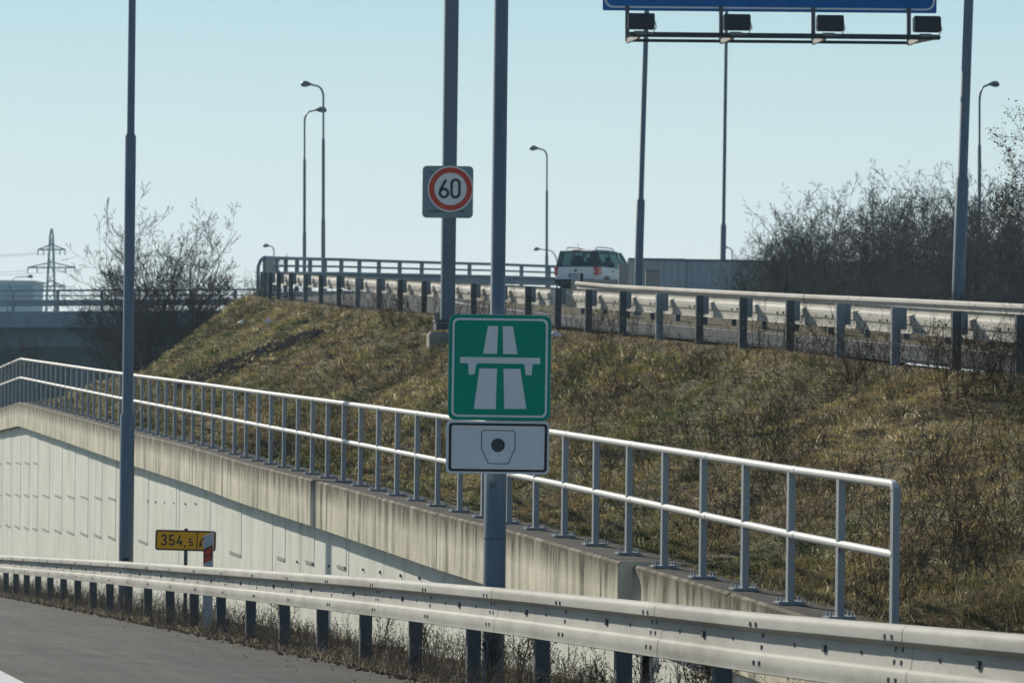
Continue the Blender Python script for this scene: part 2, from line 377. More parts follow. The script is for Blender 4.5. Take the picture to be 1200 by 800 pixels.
# verge between the shoulder and the wall
def verge_z(Y, c):
    t = (c-5.40)/(8.8-5.40)
    return road_z(Y) - .02 - .30*max(0, t)**1.2 + .10*(float(fbm(Y*1.3, c*2.1))-.5)*min(1, max(0, t*8)) + (.0 if t > .02 else -.03)
struct(strip('verge_ground', 5.405, 8.9, -2, 150, verge_z, 'verge', 14, .35))
# left of the carriageway
struct(strip('median_ground', -60, -14, -4, 230, lambda Y, c: rz(Y)-.05, 'field', 3, 6))

# upper road
rows = []; uvs = []
for p, n, zf, u in ST:
    rows.append([p + n*t + Vector((0,0,zf(t))) for t in np.linspace(.15, 6.2, 9)]); uvs.append([(u, t) for t in np.linspace(.15, 6.2, 9)])
struct(loft('ramp_road', rows, 'asphalt', uvs))
for nm, t0, t1 in (('ramp_edge_line', 5.30, 5.50),):
    struct(loft(nm, [[p+n*t+Vector((0,0,zf(t)+.005)) for t in (t0, t1)] for p, n, zf, u in ST], 'line', [[(u, 0), (u, .2)] for *_, u in ST]))
rows = []
for p, n, zf, u in ST:
    rows.append([p + n*t + Vector((0,0,zf(t)+.03*math.sin(u*1.7+t)*(t < 9) + .04 - .06*(t < 6.25))) for t in (6.2, 6.6, 7.2, 9, 12, 18, 26, 34, 41)])
struct(loft('upper_ground', rows, 'soil'))

# embankment slope: wall edge -> foot -> top
FOOT93 = at(207, 441, 93.5)
def slope_rows():
    rows = []
    for p, n, zf, u in ST:
        top = p - n*.38 + Vector((0,0,zf(0)-.01)); tp2 = p + n*.60 + Vector((0,0,zf(.6)-.05))
        if p.y < YA-.01 and p.y < 62:
            Yw = p.y; a = L(9.28, Yw, cap_top(Yw)-.06); foot = a + (top-a)*.22 + Vector((0,0,-.05))
        elif p.y <= CEN.y+.5 and n.y > -.02:
            k = min(1, (p.y-62)/(93-62)); Yw = p.y
            a = L(9.28, Yw, cap_top(Yw)-.06)
            f0 = a + (top-a)*.22
            fx = Vector((top.x-2.45, p.y, FOOT93.z)); foot = f0.lerp(fx, k)
        else:
            k = min(1, (p.y-93)/30); a = L(9.28, p.y, cap_top(p.y)-.06); foot = top - n*(2.4+6*k) + Vector((0,0,-2.4-5*k))
            if (foot-a).dot(NRM) < .3: a = foot - NRM*.3
        rows.append((a, foot, top, tp2))
    return rows
SR = slope_rows()
SRA = np.array([[tuple(q) for q in r] for r in SR])
VB = np.array([0, .28, .97, 1.0])
def slope_pt(u, v):             # u in [0,len-1], v in 0..1  (vectorised)
    u = np.clip(np.asarray(u, float), 0, len(SR)-1.001); v = np.asarray(v, float)
    i = u.astype(int); f = (u-i)[:, None]
    A = SRA[i]*(1-f)[..., None] + SRA[i+1]*f[..., None]
    k = np.clip(np.searchsorted(VB, v, 'right')-1, 0, 2); g = ((v-VB[k])/(VB[k+1]-VB[k]))[:, None]
    P = A[np.arange(len(u)), k]*(1-g) + A[np.arange(len(u)), k+1]*g
    env = np.clip(np.minimum(v*8, (1-v)*8), 0, 1)
    P[:, 2] += env*((fbm(P[:,0]*.55+9, P[:,1]*.42)-.5)*.65 + (fbm(P[:,0]*2.3, P[:,1]*2.0, 3)-.5)*.22)
    return P
nu, nv = (len(SR)-1)*8, 70
uu, vv = np.meshgrid(np.linspace(0, len(SR)-1.001, nu), np.linspace(0, 1, nv), indexing='ij')
P = slope_pt(uu.ravel(), vv.ravel()).reshape(nu, nv, 3)
emb = loft('embankment', P, 'soil'); struct(emb)

# ------------------------------------------------------------------ guardrail profiles
WB = [(-.030,0),(-.062,-.006),(-.076,-.020),(-.080,-.036),(-.080,-.078),(-.070,-.090),(-.026,-.104),(-.020,-.112),(-.032,-.208),(-.034,-.214),(-.050,-.222),(-.056,-.232),(-.060,-.290),(-.056,-.310),(-.058,-.324),(-.030,-.332)]
def wbeam(mb, pts, nr, side=1):
    q_ = .6 if side < 0 else 1
    pr = [(a*side*q_, b) for a, b in WB]
    sweep(mb, pts, nr, pr if side > 0 else pr[::-1])
    sweep(mb, pts, nr, [(a*side*q_+.0035, b) for a, b in (WB[::-1] if side > 0 else WB)])
# near guardrail ---------------------------------------------------
gr = empty('guardrail', L(C_RAIL, 24, road_z(24)), 'long W-beam guardrail along the motorway shoulder, nearest to the viewer', 'guardrail')
Ys = []
Y = 5.0
while Y < 135: Ys.append(Y); Y += .5 if Y < 40 else 1.0
mb = MB().use('galv')
pts = [L(C_RAIL, y, rail_top(y)) for y in Ys]; wbeam(mb, pts, [NRM]*len(pts))
# lap joints: second sheet lying over the first, bolts
ZAX = (NRM, DIR, Vector((0,0,1)))
px_posts = [622,548,479,420,370,324,283,246,216,185,158,132,110,89,69,50,32,15,3]
K1 = 5.3e-4
invs = lambda px: 1/((px+347)/C_RAIL)
post_Y = [FPX*(invs(622) + K1/1.0*k*(1.0)) for k in range(-9, 48)]
post_Y = [y for y in post_Y if 5 < y < 132]
for k, y in enumerate(post_Y):
    yj = y+.16 if False else y + .95
    if k % 2 == 0 and yj < 60:
        q0, q1 = L(C_RAIL, yj-.17, rail_top(yj-.17)), L(C_RAIL, yj+.17, rail_top(yj+.17))
        sweep(mb, [q0, q1], [NRM]*2, [(a-.0018, b) for a, b in WB[1:-1]])
mb.use('ink')
for k, y in enumerate(post_Y):
    if y > 75: break
    yj = y+.95
    for dz, la in ((-.060,-.081),(-.122,-.022),(-.185,-.030),(-.270,-.060)):
        for dy in ((-.045,.045) if k % 2 == 0 or dz in (-.060, -.270) else (0,)):
            p = L(C_RAIL, yj+dy, rail_top(yj+dy)+dz)+NRM*la; mb.box(p, (.010,.020,.024), ZAX)
    for dy in (-.5, .45):
        p = L(C_RAIL, y+dy, rail_top(y+dy)-.155)+NRM*-.027; mb.box(p, (.010,.022,.016), ZAX)
    p = L(C_RAIL, y, rail_top(y)-.155)+NRM*-.030; mb.box(p, (.02,.035,.035), ZAX)
mb.build('beam', gr, smooth=True, weld=True)
def cpost(mb, base, h, w=.10, d=.06, ax=ZAX, th=.006):   # C-section post, open side along +NRM
    b = Vector(base); z = Vector((0,0,1))
    mb.box(b+z*h/2-ax[0]*(w/2), (th, d, h), ax); mb.box(b+z*h/2+ax[1]*(d/2-.003)*-1, (w-.004, th, h-.002), ax); mb.box(b+z*h/2+ax[0]*(w/2), (th, d*.99, h), ax)
    return mb
for y in post_Y:
    b = L(C_RAIL, y, 0)+NRM*.085; zt = rail_top(y)-.02
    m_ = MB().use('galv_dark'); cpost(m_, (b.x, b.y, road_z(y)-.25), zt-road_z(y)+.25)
    m_.box((b.x, b.y, zt-.155)+0*NRM if False else Vector((b.x, b.y, zt-.14))-NRM*.055, (.06,.09,.16), ZAX)
    m_.build('post', gr, origin=(b.x, b.y, road_z(y)))

# ------------------------------------------------------------------ retaining wall
wall = empty('retaining_wall', L(8.7, 30, road_z(30)), 'long pale concrete retaining wall with ribbed panels and a stained cap', 'retaining wall')
YR = W(724, 656, 8.65).y              # the jog in the wall
YEND = W(1075, 765, 8.8).y
joints = sorted(W(x, 600, 8.65).y for x in (30, 225, 440, 512, 705, 835, 960))
def cap_section(y0, y1, cf, name='cap'):
    mb = MB(); ys = list(np.arange(y0, y1, .6))+[y1]
    cb = 9.36
    for a, b in zip(ys, ys[1:]):
        za, zb = cap_top(a), cap_top(b); dl = .0 if cf < 8.7 else -.03
        za += dl; zb += dl
        H = .66
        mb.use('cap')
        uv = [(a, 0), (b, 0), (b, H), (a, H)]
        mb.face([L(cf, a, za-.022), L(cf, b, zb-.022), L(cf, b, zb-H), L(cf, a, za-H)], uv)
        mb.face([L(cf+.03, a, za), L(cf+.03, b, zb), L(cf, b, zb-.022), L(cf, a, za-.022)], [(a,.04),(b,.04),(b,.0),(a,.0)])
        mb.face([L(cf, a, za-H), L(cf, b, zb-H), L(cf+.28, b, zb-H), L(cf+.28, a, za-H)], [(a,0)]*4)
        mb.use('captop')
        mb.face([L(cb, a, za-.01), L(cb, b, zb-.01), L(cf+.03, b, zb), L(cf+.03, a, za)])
    mb.use('cap')
    for y in (y0, y1):
        z = cap_top(y) + (0 if cf < 8.7 else -.03)
        mb.face([L(cf, y, z-.04), L(cf+.04, y, z), L(cb, y, z-.01), L(cb, y, z-.66), L(cf, y, z-.66)], [(0,.3),(.04,.3),(.6,.3),(.6,.6),(0,.6)])
    return mb.build(name, wall, weld=False)
ed = [YEND] + [j for j in joints] + [150]
ed = sorted(set(ed+[YR]))
for a, b in zip(ed, ed[1:]):
    if b-a < .3: continue
    g = .02
    if a != YR and a > YEND: jb = MB().use('joint'); jb.box(L(8.74 if a > YR else 8.88, a, cap_top(a)-.36), (.06,.14,.58), (NRM, DIR, Vector((0,0,1)))); jb.build('cap_joint', wall, origin=L(8.7, a, cap_top(a)))
    cap_section(a + (g if a != YR else 0), b - (g if b != YR else 0), 8.65 if a >= YR-1e-3 else 8.79)
# dark backing + panels
mb = MB().use('joint')
ys = list(np.arange(YEND, 150, 3))+[150]
for a, b in zip(ys, ys[1:]):
    mb.face([L(8.93, a, cap_top(a)-.3), L(8.93, b, cap_top(b)-.3), L(8.93, b, road_z(b)-1.0), L(8.93, a, road_z(a)-1.0)])
mb.build('wall_core', wall)
jx = [-10,0,11,22,32,42,56,71,86,102,118,134,153,172,181,206,229,244,257,282,315,332,348,366,385,404,425,445,469,491,516,541,568,597,628,662,698,726,745,780,815,850,890,935,985,1040]
jy = sorted(set([round(W(x, 650, 8.76).y, 3) for x in jx]))
jy = [y for y in jy if y > YEND]; jy = [YEND] + jy
y = jy[-1]
while y < 140: y += 2.6; jy.append(y)
row2 = prof([(0,580),(155,586),(240,590)], 8.74); row3 = prof([(0,616),(124,630),(262,649),(322,654),(420,668)], 8.74); row1 = prof([(0,543),(120,543)], 8.74)
mb = MB()
def panel_face(mb, cf, a, b, zt, zb_, off=0):
    mb.face([L(cf, a, zt[0]), L(cf, b, zt[1]), L(cf, b, zb_[1]), L(cf, a, zb_[0])], [(a, zt[0]), (b, zt[1]), (b, zb_[1]), (a, zb_[0])])
for k, (a0, b0) in enumerate(zip(jy, jy[1:])):
    g = (.004, .010, .006)[k % 3] if b0 < 60 else (.006, .016)[k % 4 == 0]
    cf = (8.815 if a0 >= YR-.3 else 8.90) + rng.uniform(-.004, .004)
    a, b = a0+g, b0-g
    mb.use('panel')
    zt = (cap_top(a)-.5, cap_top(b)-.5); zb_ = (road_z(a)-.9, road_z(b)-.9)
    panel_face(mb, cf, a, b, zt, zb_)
    for q in (a, b):
        mb.face([L(cf, q, cap_top(q)-.5), L(cf+.02, q, cap_top(q)-.5), L(cf+.02, q, road_z(q)-.9), L(cf, q, road_z(q)-.9)], [(q,0),(q,0),(q,1),(q,1)])
    # tongues standing proud, ending in a strip coloured as shadow
    px_m = None
    if b > 40 and k % 2 == 1 or b > 62:
        w = (b-a); x0 = a+w*.12; x1 = a+w*.66
        zr = [row3] + ([row2] if a > W(160, 600, 8.74).y else []) + ([row1] if a > W(50, 600, 8.74).y else [])
        if a < W(430, 600, 8.74).y: zr = []
        for j, r in enumerate(zr):
            up = (zr[j+1](x0)-.02 if j+1 < len(zr) else min(cap_top(x0), cap_top(x1))-.62)
            lo = r(x0)
            if up-lo < .15: continue
            sh = .16*(w)*j if False else 0
            for (xa, xb) in ((x0+sh, x1+sh),):
                c2 = cf-.008
                P8 = [(xa, lo), (xb, lo), (xb, up), (xa, up)]
                mb.face([L(c2, y_, z_) for y_, z_ in P8[::-1]], [(y_, z_) for y_, z_ in P8[::-1]])
                mb.use('ledge_shade').box(L(c2+.002, (xa+xb)/2, lo-.012), (.012, (xb-xa)*DL, .05), ZAX); mb.use('panel')
                for (p, q) in zip(P8, P8[1:]+P8[:1]):
                    mb.face([L(c2, *p), L(c2, *q), L(cf, *q), L(cf, *p)], [p, q, q, p])
mb.build('panels', wall, weld=False)
# drainage dots along the panels
mb = MB().use('ink')
for px, py in ((173,587),(182,588),(193,588.5),(204,589),(217,590),(229,590),(348,658),(366,660),(385,663),(404,665),(425,667),(445,670),(469,674),(491,677)):
    p = W(px, py, 8.80); mb.box(p, (.02,.03,.035), ZAX)
mb.build('weep_holes', wall)

# ------------------------------------------------------------------ railing on the wall
rl = empty('wall_railing', L(9.0, 30, cap_top(30)), 'pale tubular pedestrian railing standing along the top of the retaining wall', 'railing')
Kr = 3.445e-5
yfor = lambda u: FPX*9.0*u
ru = [1/1395+Kr*k for k in range(0, 92)]
rY = [yfor(u) for u in ru]
for frac, nm in ((0, 'handrail'), (.535, 'middle_rail')):
    mb = MB().use('rail')
    ptsr = [L(9.0, y, hand_z(y)-frac) for y in rY]
    if nm == 'handrail':
        e = ptsr[0]; ptsr = [e+Vector((0,0,-.05))-DIR*.0] + [e + DIR*.05 + Vector((0,0,0))] + ptsr[1:]
        ptsr[0] = e+Vector((0,0,-.045)); ptsr.insert(1, e+Vector((0,0,-.012))+DIR*.012)
    mb.tube(ptsr, .035, 12)
    for k in range(2, len(rY)-1, 2):
        y = rY[k]; mb.tube([L(9.0, y-.14, hand_z(y-.14)-frac), L(9.0, y-.06, hand_z(y-.06)-frac)], .0385, 12)
    mb.build(nm, rl, smooth=True)
for k, y in enumerate(rY):
    z0 = cap_top(y)+(.0 if y >= YR else -.03)-.004; zt = hand_z(y)-.02
    b = L(9.0, y, z0)
    m_ = MB().use('railpost'); m_.box((b.x, b.y, (z0+zt)/2), (.058,.058, zt-z0), ZAX)
    if k: 
        m_.box(b+Vector((0,0,.020)), (.24,.13,.016), ZAX); m_.box(b+Vector((0,0,.006)), (.20,.11,.014), ZAX)
        if y < 60:
            for i in (-1, 1):
                for j in (-1, 1): m_.box(b+NRM*.09*i+DIR*.042*j+Vector((0,0,.045)), (.014,.014,.04), ZAX)
    m_.build('post', rl, origin=b)

# ------------------------------------------------------------------ ramp guardrail (near side)
ug = empty('guardrail', L(C_UP, 50, zN(50)), 'W-beam guardrail on dark posts at the top of the grass slope, seen from behind', 'guardrail')
us = [1/1542+3.47e-5*(k) for k in range(-12, 60)]
uY = []
for x in (1196,1121,1050,985,926,871,820,773,730,690,654,619,586,555,525,497,469,444,419,397,376,358): uY.append(W(x, 340, C_UP).y)
d0 = uY[1]-uY[0]
uY = [uY[0]-d0*k for k in range(9, 0, -1)] + uY
up_posts = [(L(C_UP, y), NRM, DIR, zN(y), up_top(y)) for y in uY]
for dph in range(0, 8):
    ph = PH0 + (dph*2.0)/RAD
    t = Vector((math.sin(ph), math.cos(ph), 0)); up_posts.append((arcpt(ph), arcn(ph), t, arcz(ph), arcz(ph)+.70))
for p, n, t, z0, z1 in up_posts:
    ax = (n, t, Vector((0,0,1)))
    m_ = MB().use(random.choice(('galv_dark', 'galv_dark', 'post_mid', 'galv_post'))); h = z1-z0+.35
    cpost(m_, (p.x, p.y, z0-.35), h, .11, .055, ax)
    m_.use('galv'); 
    for q in (.38, .25): m_.box(Vector((p.x, p.y, z0+q))-t*.030-n*.0, (.018,.006,.022), ax)
    o = m_.build('post', ug, origin=(p.x, p.y, z0))
    m_ = MB().use('galv_post'); m_.box(Vector((p.x, p.y, z1-.145))+n*.097, (.085,.06,.28), ax); m_.build('spacer_block', ug, origin=(p.x, p.y, z1))
mb = MB().use('upper_beam')
bp = []; bn = []
for i in range(len(up_posts)-1):
    a, b = up_posts[i], up_posts[i+1]
    for k in range(3):
        f = k/3; bp.append(a[0].lerp(b[0], f)+Vector((0,0,a[4]+(b[4]-a[4])*f-.0))+a[1].lerp(b[1], f)*.155); bn.append(a[1].lerp(b[1], f).normalized())
wbeam(mb, bp, bn, side=-1)
mb.use('ink')
for p, n, t, z0, z1 in up_posts[:26]:
    for dy in (.55, .80):
        mb.box(p+t*dy+n*.095+Vector((0,0,z1-.16)), (.02,.03,.03), (n, t, Vector((0,0,1))))
mb.build('beam', ug, smooth=True)

# far side guardrail of the ramp
fg = empty('guardrail', L(C_FAR, 50, zF(50)), 'guardrail on the far side of the ramp, passing in front of the shrubs', 'guardrail')
Y = 12.; fY = []
YT = W(677, 330, C_FAR).y
while Y < YT: fY.append(Y); Y += 1.0
mb = MB().use('upper_beam'); fY.append(YT)
wbeam(mb, [L(C_FAR, y, far_top(y)) for y in fY], [NRM]*len(fY))
mb.build('beam', fg, smooth=True)
for y in np.arange(13, YT, 1.93):
    b = L(C_FAR, y, zF(y))+NRM*.10; m_ = MB().use('galv_dark'); cpost(m_, (b.x, b.y, zF(y)-.2), .92); m_.build('post', fg, origin=b)
b = L(C_FAR, YT-.3, zF(YT)); m_ = MB().use('ink'); m_.box(b+Vector((0,0,.84)), (.09,.09,.20), ZAX); m_.use('blue'); m_.box(b+Vector((0,0,.70)), (.088,.088,.08), ZAX); m_.build('marker_block', fg, origin=b)

# ------------------------------------------------------------------ bridge parapet on the bend
pp = empty('bridge_parapet', arcpt(0)+Vector((0,0,arcz(0))), 'grey steel bridge parapet curving right behind the ramp, with two tubes over a beam', 'parapet')
phs = [R_(-1.5) + k*1.96/RAD for k in range(0, 24)]
PH = 1.12
def ppt(ph, h, off=0): q = arcpt(ph, RAD-off); return Vector((q.x, q.y, arcz(ph)+h))
for h, nm, r in ((PH, 'top_tube', .055), (PH-.24, 'middle_tube', .035)):
    mb = MB().use('brail'); pts = [ppt(ph, h) for ph in np.linspace(phs[0], phs[-1], 80)]
    if nm == 'top_tube':
        t = Vector((math.sin(phs[0]), math.cos(phs[0]), 0)); e = pts[0]
        pts = [e - t*.30 - arcn(phs[0])*.18 + Vector((0,0,-1.1)), e - t*.30 - arcn(phs[0])*.18 + Vector((0,0,-.28)), e-t*.22- arcn(phs[0])*.12+Vector((0,0,-.1)), e-t*.1- arcn(phs[0])*.05+Vector((0,0,-.02))] + pts
    mb.tube(pts, r, 8); mb.build(nm, pp, smooth=True)
mb = MB().use('brail'); wbeam(mb, [ppt(ph, PH-.42, .14) for ph in np.linspace(phs[0], phs[-1], 60)], [arcn(ph) for ph in np.linspace(phs[0], phs[-1], 60)], side=-1); mb.build('beam', pp, smooth=True)
for ph in phs:
    t = Vector((math.sin(ph), math.cos(ph), 0)); ax = (arcn(ph), t, Vector((0,0,1)))
    m_ = MB().use('brail'); q = ppt(ph, 0); m_.box(q+Vector((0,0,PH/2)), (.12,.10,PH), ax); m_.build('post', pp, origin=q)
m_ = MB().use('upper_beam'); q = ppt(phs[0], 0); t = DIR
m_.box(q+Vector((.16,-.2,.58)), (.26,.05,.98), (Vector((1,0,0)), Vector((0,1,0)), Vector((0,0,1)))); m_.use('blue').box(q+Vector((.42,-.24,.62)), (.10,.04,.26)); m_.build('end_plate', pp, origin=q, bevel=.04)
m_ = MB().use('conc')
sweep(m_, [ppt(ph, 0) for ph in np.linspace(R_(-1), phs[-1], 50)], [arcn(ph) for ph in np.linspace(R_(-1), phs[-1], 50)], [(-.35,-.7),(-.35,.06),(.25,.06),(.25,-.02)])
m_.build('edge_beam', pp)

# ------------------------------------------------------------------ text strokes
def arc2(cx, cy, r, a0, a1, n=14, ry=None):
    ry = ry or r
    return [(cx+r*math.cos(R_(a0+(a1-a0)*k/n)), cy+ry*math.sin(R_(a0+(a1-a0)*k/n))) for k in range(n+1)]
GL = {   # unit height, x to the right
 '0': [(arc2(.25,.75,.2,0,180)+arc2(.25,.25,.2,180,360)+[(.45,.75)])],
 '6': [[(.36,1.0-.05),(.09,.45)]+arc2(.26,.26,.21,160,520,26)],
 '3': [[(.06,.78)]+arc2(.24,.75,.19,170,-80,14)+[(.20,.545)], [(.24,.53)]+arc2(.24,.28,.22,85,-165,16)],
 '5': [[(.44,.94),(.10,.94),(.07,.55)]+arc2(.25,.31,.23,130,-160,18)],
 '4': [[(.32,.96),(.05,.30),(.50,.30)], [(.38,.52),(.38,.03)]],
 '1': [[(.06,.72),(.24,.95),(.24,.03)]],
 ',': [[(.10,.08),(.02,-.16)]],
}
def ribbon(mb, pts, w, T):
    P = []
    for p in pts:
        if not P or math.hypot(p[0]-P[-1][0], p[1]-P[-1][1]) > 1e-4: P.append(p)
    pts = P; L_ = []; R2 = []; closed = math.hypot(pts[0][0]-pts[-1][0], pts[0][1]-pts[-1][1]) < 1e-3
    n = len(pts)
    for i in range(n):
        a = pts[i-1] if i > 0 else (pts[-2] if closed else pts[0]); b = pts[i+1] if i < n-1 else (pts[1] if closed else pts[-1]); p = pts[i]
        d1 = Vector((p[0]-a[0], p[1]-a[1])); d2 = Vector((b[0]-p[0], b[1]-p[1]))
        if d1.length < 1e-6: d1 = d2.copy()
        if d2.length < 1e-6: d2 = d1.copy()
        d1.normalize(); d2.normalize(); t = (d1+d2).normalized(); nn = Vector((-t.y, t.x)); k = min(1/max(.3, nn.dot(Vector((-d1.y, d1.x)))), 2)
        L_.append((p[0]+nn.x*w/2*k, p[1]+nn.y*w/2*k)); R2.append((p[0]-nn.x*w/2*k, p[1]-nn.y*w/2*k))
    for i in range(n-1): mb.face([T(*L_[i]), T(*R2[i]), T(*R2[i+1]), T(*L_[i+1])])
def text(mb, s, x, y, h, w, T, adv=.62):
    for ch in s:
        for j, st in enumerate(GL[ch]): ribbon(mb, [(x+px*h, y+py*h) for px, py in st], w, (lambda a, b, j=j: T(a, b, j*.0006)))
        x += h*(adv if ch != ',' else .24)
def rrect(x0, y0, x1, y1, r, n=5):
    out = []
    for cx, cy, a in ((x1-r, y1-r, 0), (x0+r, y1-r, 90), (x0+r, y0+r, 180), (x1-r, y0+r, 270)):
        out += arc2(cx, cy, r, a, a+90, n)
    return out
def plate(mb, outline, T, z0, z1):           # T(x,y,z) z toward viewer
    n = len(outline); mb.face([T(x, y, z1) for x, y in outline]); mb.face([T(x, y, z0) for x, y in outline[::-1]])
    for i in range(n):
        a, b = outline[i], outline[(i+1) % n]; mb.face([T(*a, z0), T(*b, z0), T(*b, z1), T(*a, z1)])
def ring(mb, o, i, T, z):
    n = len(o)
    for k in range(n): mb.face([T(*o[k], z), T(*o[(k+1)%n], z), T(*i[(k+1)%n], z), T(*i[k], z)])
def frame(center, yaw=0, roll=0):
    c = Vector(center); x = Vector((math.cos(yaw), math.sin(yaw), 0)); y = Vector((0,0,1)); f = Vector((math.sin(yaw), -math.cos(yaw), 0))
    xr = x*math.cos(roll)-y*math.sin(roll); yr = y*math.cos(roll)+x*math.sin(roll)
    return lambda a, b, z=0: c + xr*a + yr*b + f*z

# ------------------------------------------------------------------ lamp posts
def column(name, base, secs, tilt=(0,0), parent=None, m='pole', n=16):     # secs: (h, r)
    """stepped column"""
    mb = MB().use(m); b = Vector(base)
    pts = []; rr = []
    for h, r in secs: pts.append(b+Vector((tilt[0]*h, tilt[1]*h, h))); rr.append(r)
    mb.tube(pts, rr, n); return mb.build(name, parent, smooth=True, origin=b), pts[-1]
def lamp_head(parent, p, d, s=1.0, m='lamphead'):
    s = s*.62
    mb = MB().use(m); d = Vector(d).normalized(); up = Vector((0,0,1)); x = d.cross(up)
    rings = []
    for t, w, hh, dz in ((-.10,.05,.05,0),(0,.10,.09,0),(.15,.18,.17,.01),(.34,.20,.20,.0),(.48,.13,.14,-.01),(.54,.03,.03,-.02)):
        rings.append([p+(d*t + x*math.cos(a)*w + up*(math.sin(a)*hh*(1.0 if math.sin(a) > 0 else .8)+dz))*s for a in np.linspace(0, 2*math.pi, 11)[:-1]])
    for A, B in zip(rings, rings[1:]):
        for k in range(10): mb.face([A[k], A[(k+1)%10], B[(k+1)%10], B[k]])
    mb.face(rings[-1]); mb.face(rings[0][::-1])
    return mb.build('lamp_head', parent, smooth=True, origin=p)
def lamp_arm(parent, top, d, reach, rise, r=.04, m='pole'):
    d = Vector(d).normalized(); mb = MB().use(m); pts = []
    for k in range(9):
        a = math.pi/2*k/8; pts.append(Vector(top)+d*(reach*.55*(1-math.cos(a))) + Vector((0,0,rise*math.sin(a))))
    e = pts[-1]+d*reach*.45+Vector((0,0,.06)); pts.append(e)
    mb.tube(pts, [r*1.2]*5+[r]*5, 8); mb.build('arm', parent, smooth=True, origin=top); return e

def big_lamp(px, pybase, Y, zb, steps, label, tilt=0.0, top=11.0, armdir=(-1,0,0)):
    b = at(px, pybase, Y); b = Vector((b.x, b.y, zb))
    o = empty('street_lamp', b, label, 'street lamp')
    # steps: list of (pixel y of the step, radius below); last radius
    secs = [(0, steps[0][1])]
    for i, (py, r) in enumerate(steps[:-1]):
        h = at(px, py, Y).z - zb; r2 = steps[i+1][1]; secs += [(h, r), (h+.05, r2)]
    secs.append((top-zb, steps[-1][1]*.85))
    _, tp = column('pole', b, secs, (tilt, 0), o)
    e = lamp_arm(o, tp, armdir, 1.6, .6); lamp_head(o, e, armdir)
    if steps[0][1] > .08:
        m_ = MB().use('joint'); m_.box(b+Vector((.01,-steps[0][1]-.002,.75)), (.09,.012,.34)); m_.build('hatch_door', o, origin=b)
    return o
YAp = 48.5
big_lamp(147, 705, YAp, road_z(YAp)-.15, [(487,.112),(160,.085),(0,.06)], 'tall grey lamp pole behind the guardrail left of the yellow distance sign', -.002, 10.5, (-1,0,0))
YD = W(747, 332, 23.4).y
big_lamp(747, 332, YD, zF(YD)-.3, [(235,.105),(0,.07)], 'grey lamp pole just right of the white car, beside the grey barrier', .019, 12, (-1,0,0))
big_lamp(847, 305, 108, 1.9, [(264,.10),(0,.065)], 'slender grey lamp pole rising behind the middle of the grey barrier', .003, 13.5, (-1,0,0))
YF = W(1121, 350, 22.9).y
big_lamp(1121, 350, YF, zF(YF)-.3, [(210,.118),(0,.092)], 'thick pale lamp pole in front of the shrub thicket at right', .025, 12, (-1,0,0))
def small_lamp(px, ptop, Y, zb, hx, hy, label, r=.07):
    tp = at(px, ptop, Y); b = Vector((at(px, 340, Y).x, Y, zb)); o = empty('street_lamp', b, label, 'street lamp')
    h = tp.z-zb; hd = at(hx, hy, Y+.0); d = Vector((1 if hx > px else -1, 0, 0)); reach = abs(hd.x-tp.x)
    rise = max(.5, reach*.7)
    top0 = Vector((tp.x, Y, hd.z-rise-.06)); hh = top0.z-zb
    mb = MB().use('pole'); lean = (top0.x-b.x)/hh
    pts = []; rr = []
    for f, q in ((0, r*1.25), (.42, r*1.25), (.43, r), (.80, r), (.81, r*.62), (1, r*.62)): pts.append(b+Vector((lean*hh*f, 0, hh*f))); rr.append(q)
    mb.tube(pts, rr, 8); mb.build('pole', o, smooth=True, origin=b)
    e = lamp_arm(o, pts[-1], d, reach*.86, rise, r*.55); lamp_head(o, e, d, 1.25*Y/135 if Y < 160 else 1.0+Y/400)
    return o
small_lamp(379, 110, 135, 2.4, 361, 99, 'taller of the two curved street lamps left of the speed sign, head pointing left')
small_lamp(357, 135, 150, 2.4, 374, 129, 'shorter of the two curved street lamps left of the speed sign, head pointing right')
small_lamp(641, 180, 190, 2.4, 628, 174, 'thin curved street lamp standing above the rear of the white car', .08)
small_lamp(1148, 108, 103, 1.5, 1162, 99, 'curved street lamp behind the shrubs, right of the thick pole', .06)
small_lamp(321, 292, 300, 1.0, 314, 288, 'small distant street lamp just above the rounded end of the parapet', .09)
small_lamp(653, 300, 300, 1.0, 629, 292, 'small distant street lamp with a long arm just left of the car', .09)
small_lamp(858, 300, 300, 1.0, 851, 290, 'small distant street lamp peeking over the grey barrier', .09)
small_lamp(9, 330, 350, 1.0, 36, 324, 'small distant street lamp in front of the pale building', .09)

# ------------------------------------------------------------------ signs on the centre pole
CS = 6.25
pb = W(579, 700, CS); YS = pb.y
zs = road_z(YS)-.2
sp = empty('sign_pole', (pb.x, YS, zs), 'thick grey column carrying the green motorway sign and the white panel', 'pole')
h1 = at(585, 431, YS).z-zs
column('pole', (pb.x, YS, zs), [(0,.088),(h1,.088),(h1+.05,.0585),(7.2-zs,.052)], (0,0), sp)
for hh in (zs+.62, zs+1.28, zs+h1*.80):
    mb = MB().use('galv_dark'); mb.tube([(pb.x, YS, hh), (pb.x, YS, hh+.012)], .0895, 20); mb.build('band', sp, origin=(pb.x, YS, hh))
Tm = frame(at(579, 566, YS)+Vector((0,-.092,0)))
mb = MB().use('ink'); text(mb, '41', -.032, -.035, .052, .007, lambda a, b, z=0: Tm(a, b, .001+z)); ribbon(mb, [(-.012,.075),(0,.1),(.012,.075),(.012,.06),(-.012,.06),(-.012,.075)], .004, lambda a, b: Tm(a, b, .001)); mb.build('number_label', sp, origin=Tm(0,0))
S1 = YS-.16; sc1 = S1/FPX
Cn = at(585.5, 430.5, S1); T1 = frame(Cn, 0, R_(.1))
K = 3.2
def s1(x, y): return ((x-337.5)/K*sc1, -(y-258)/K*sc1)
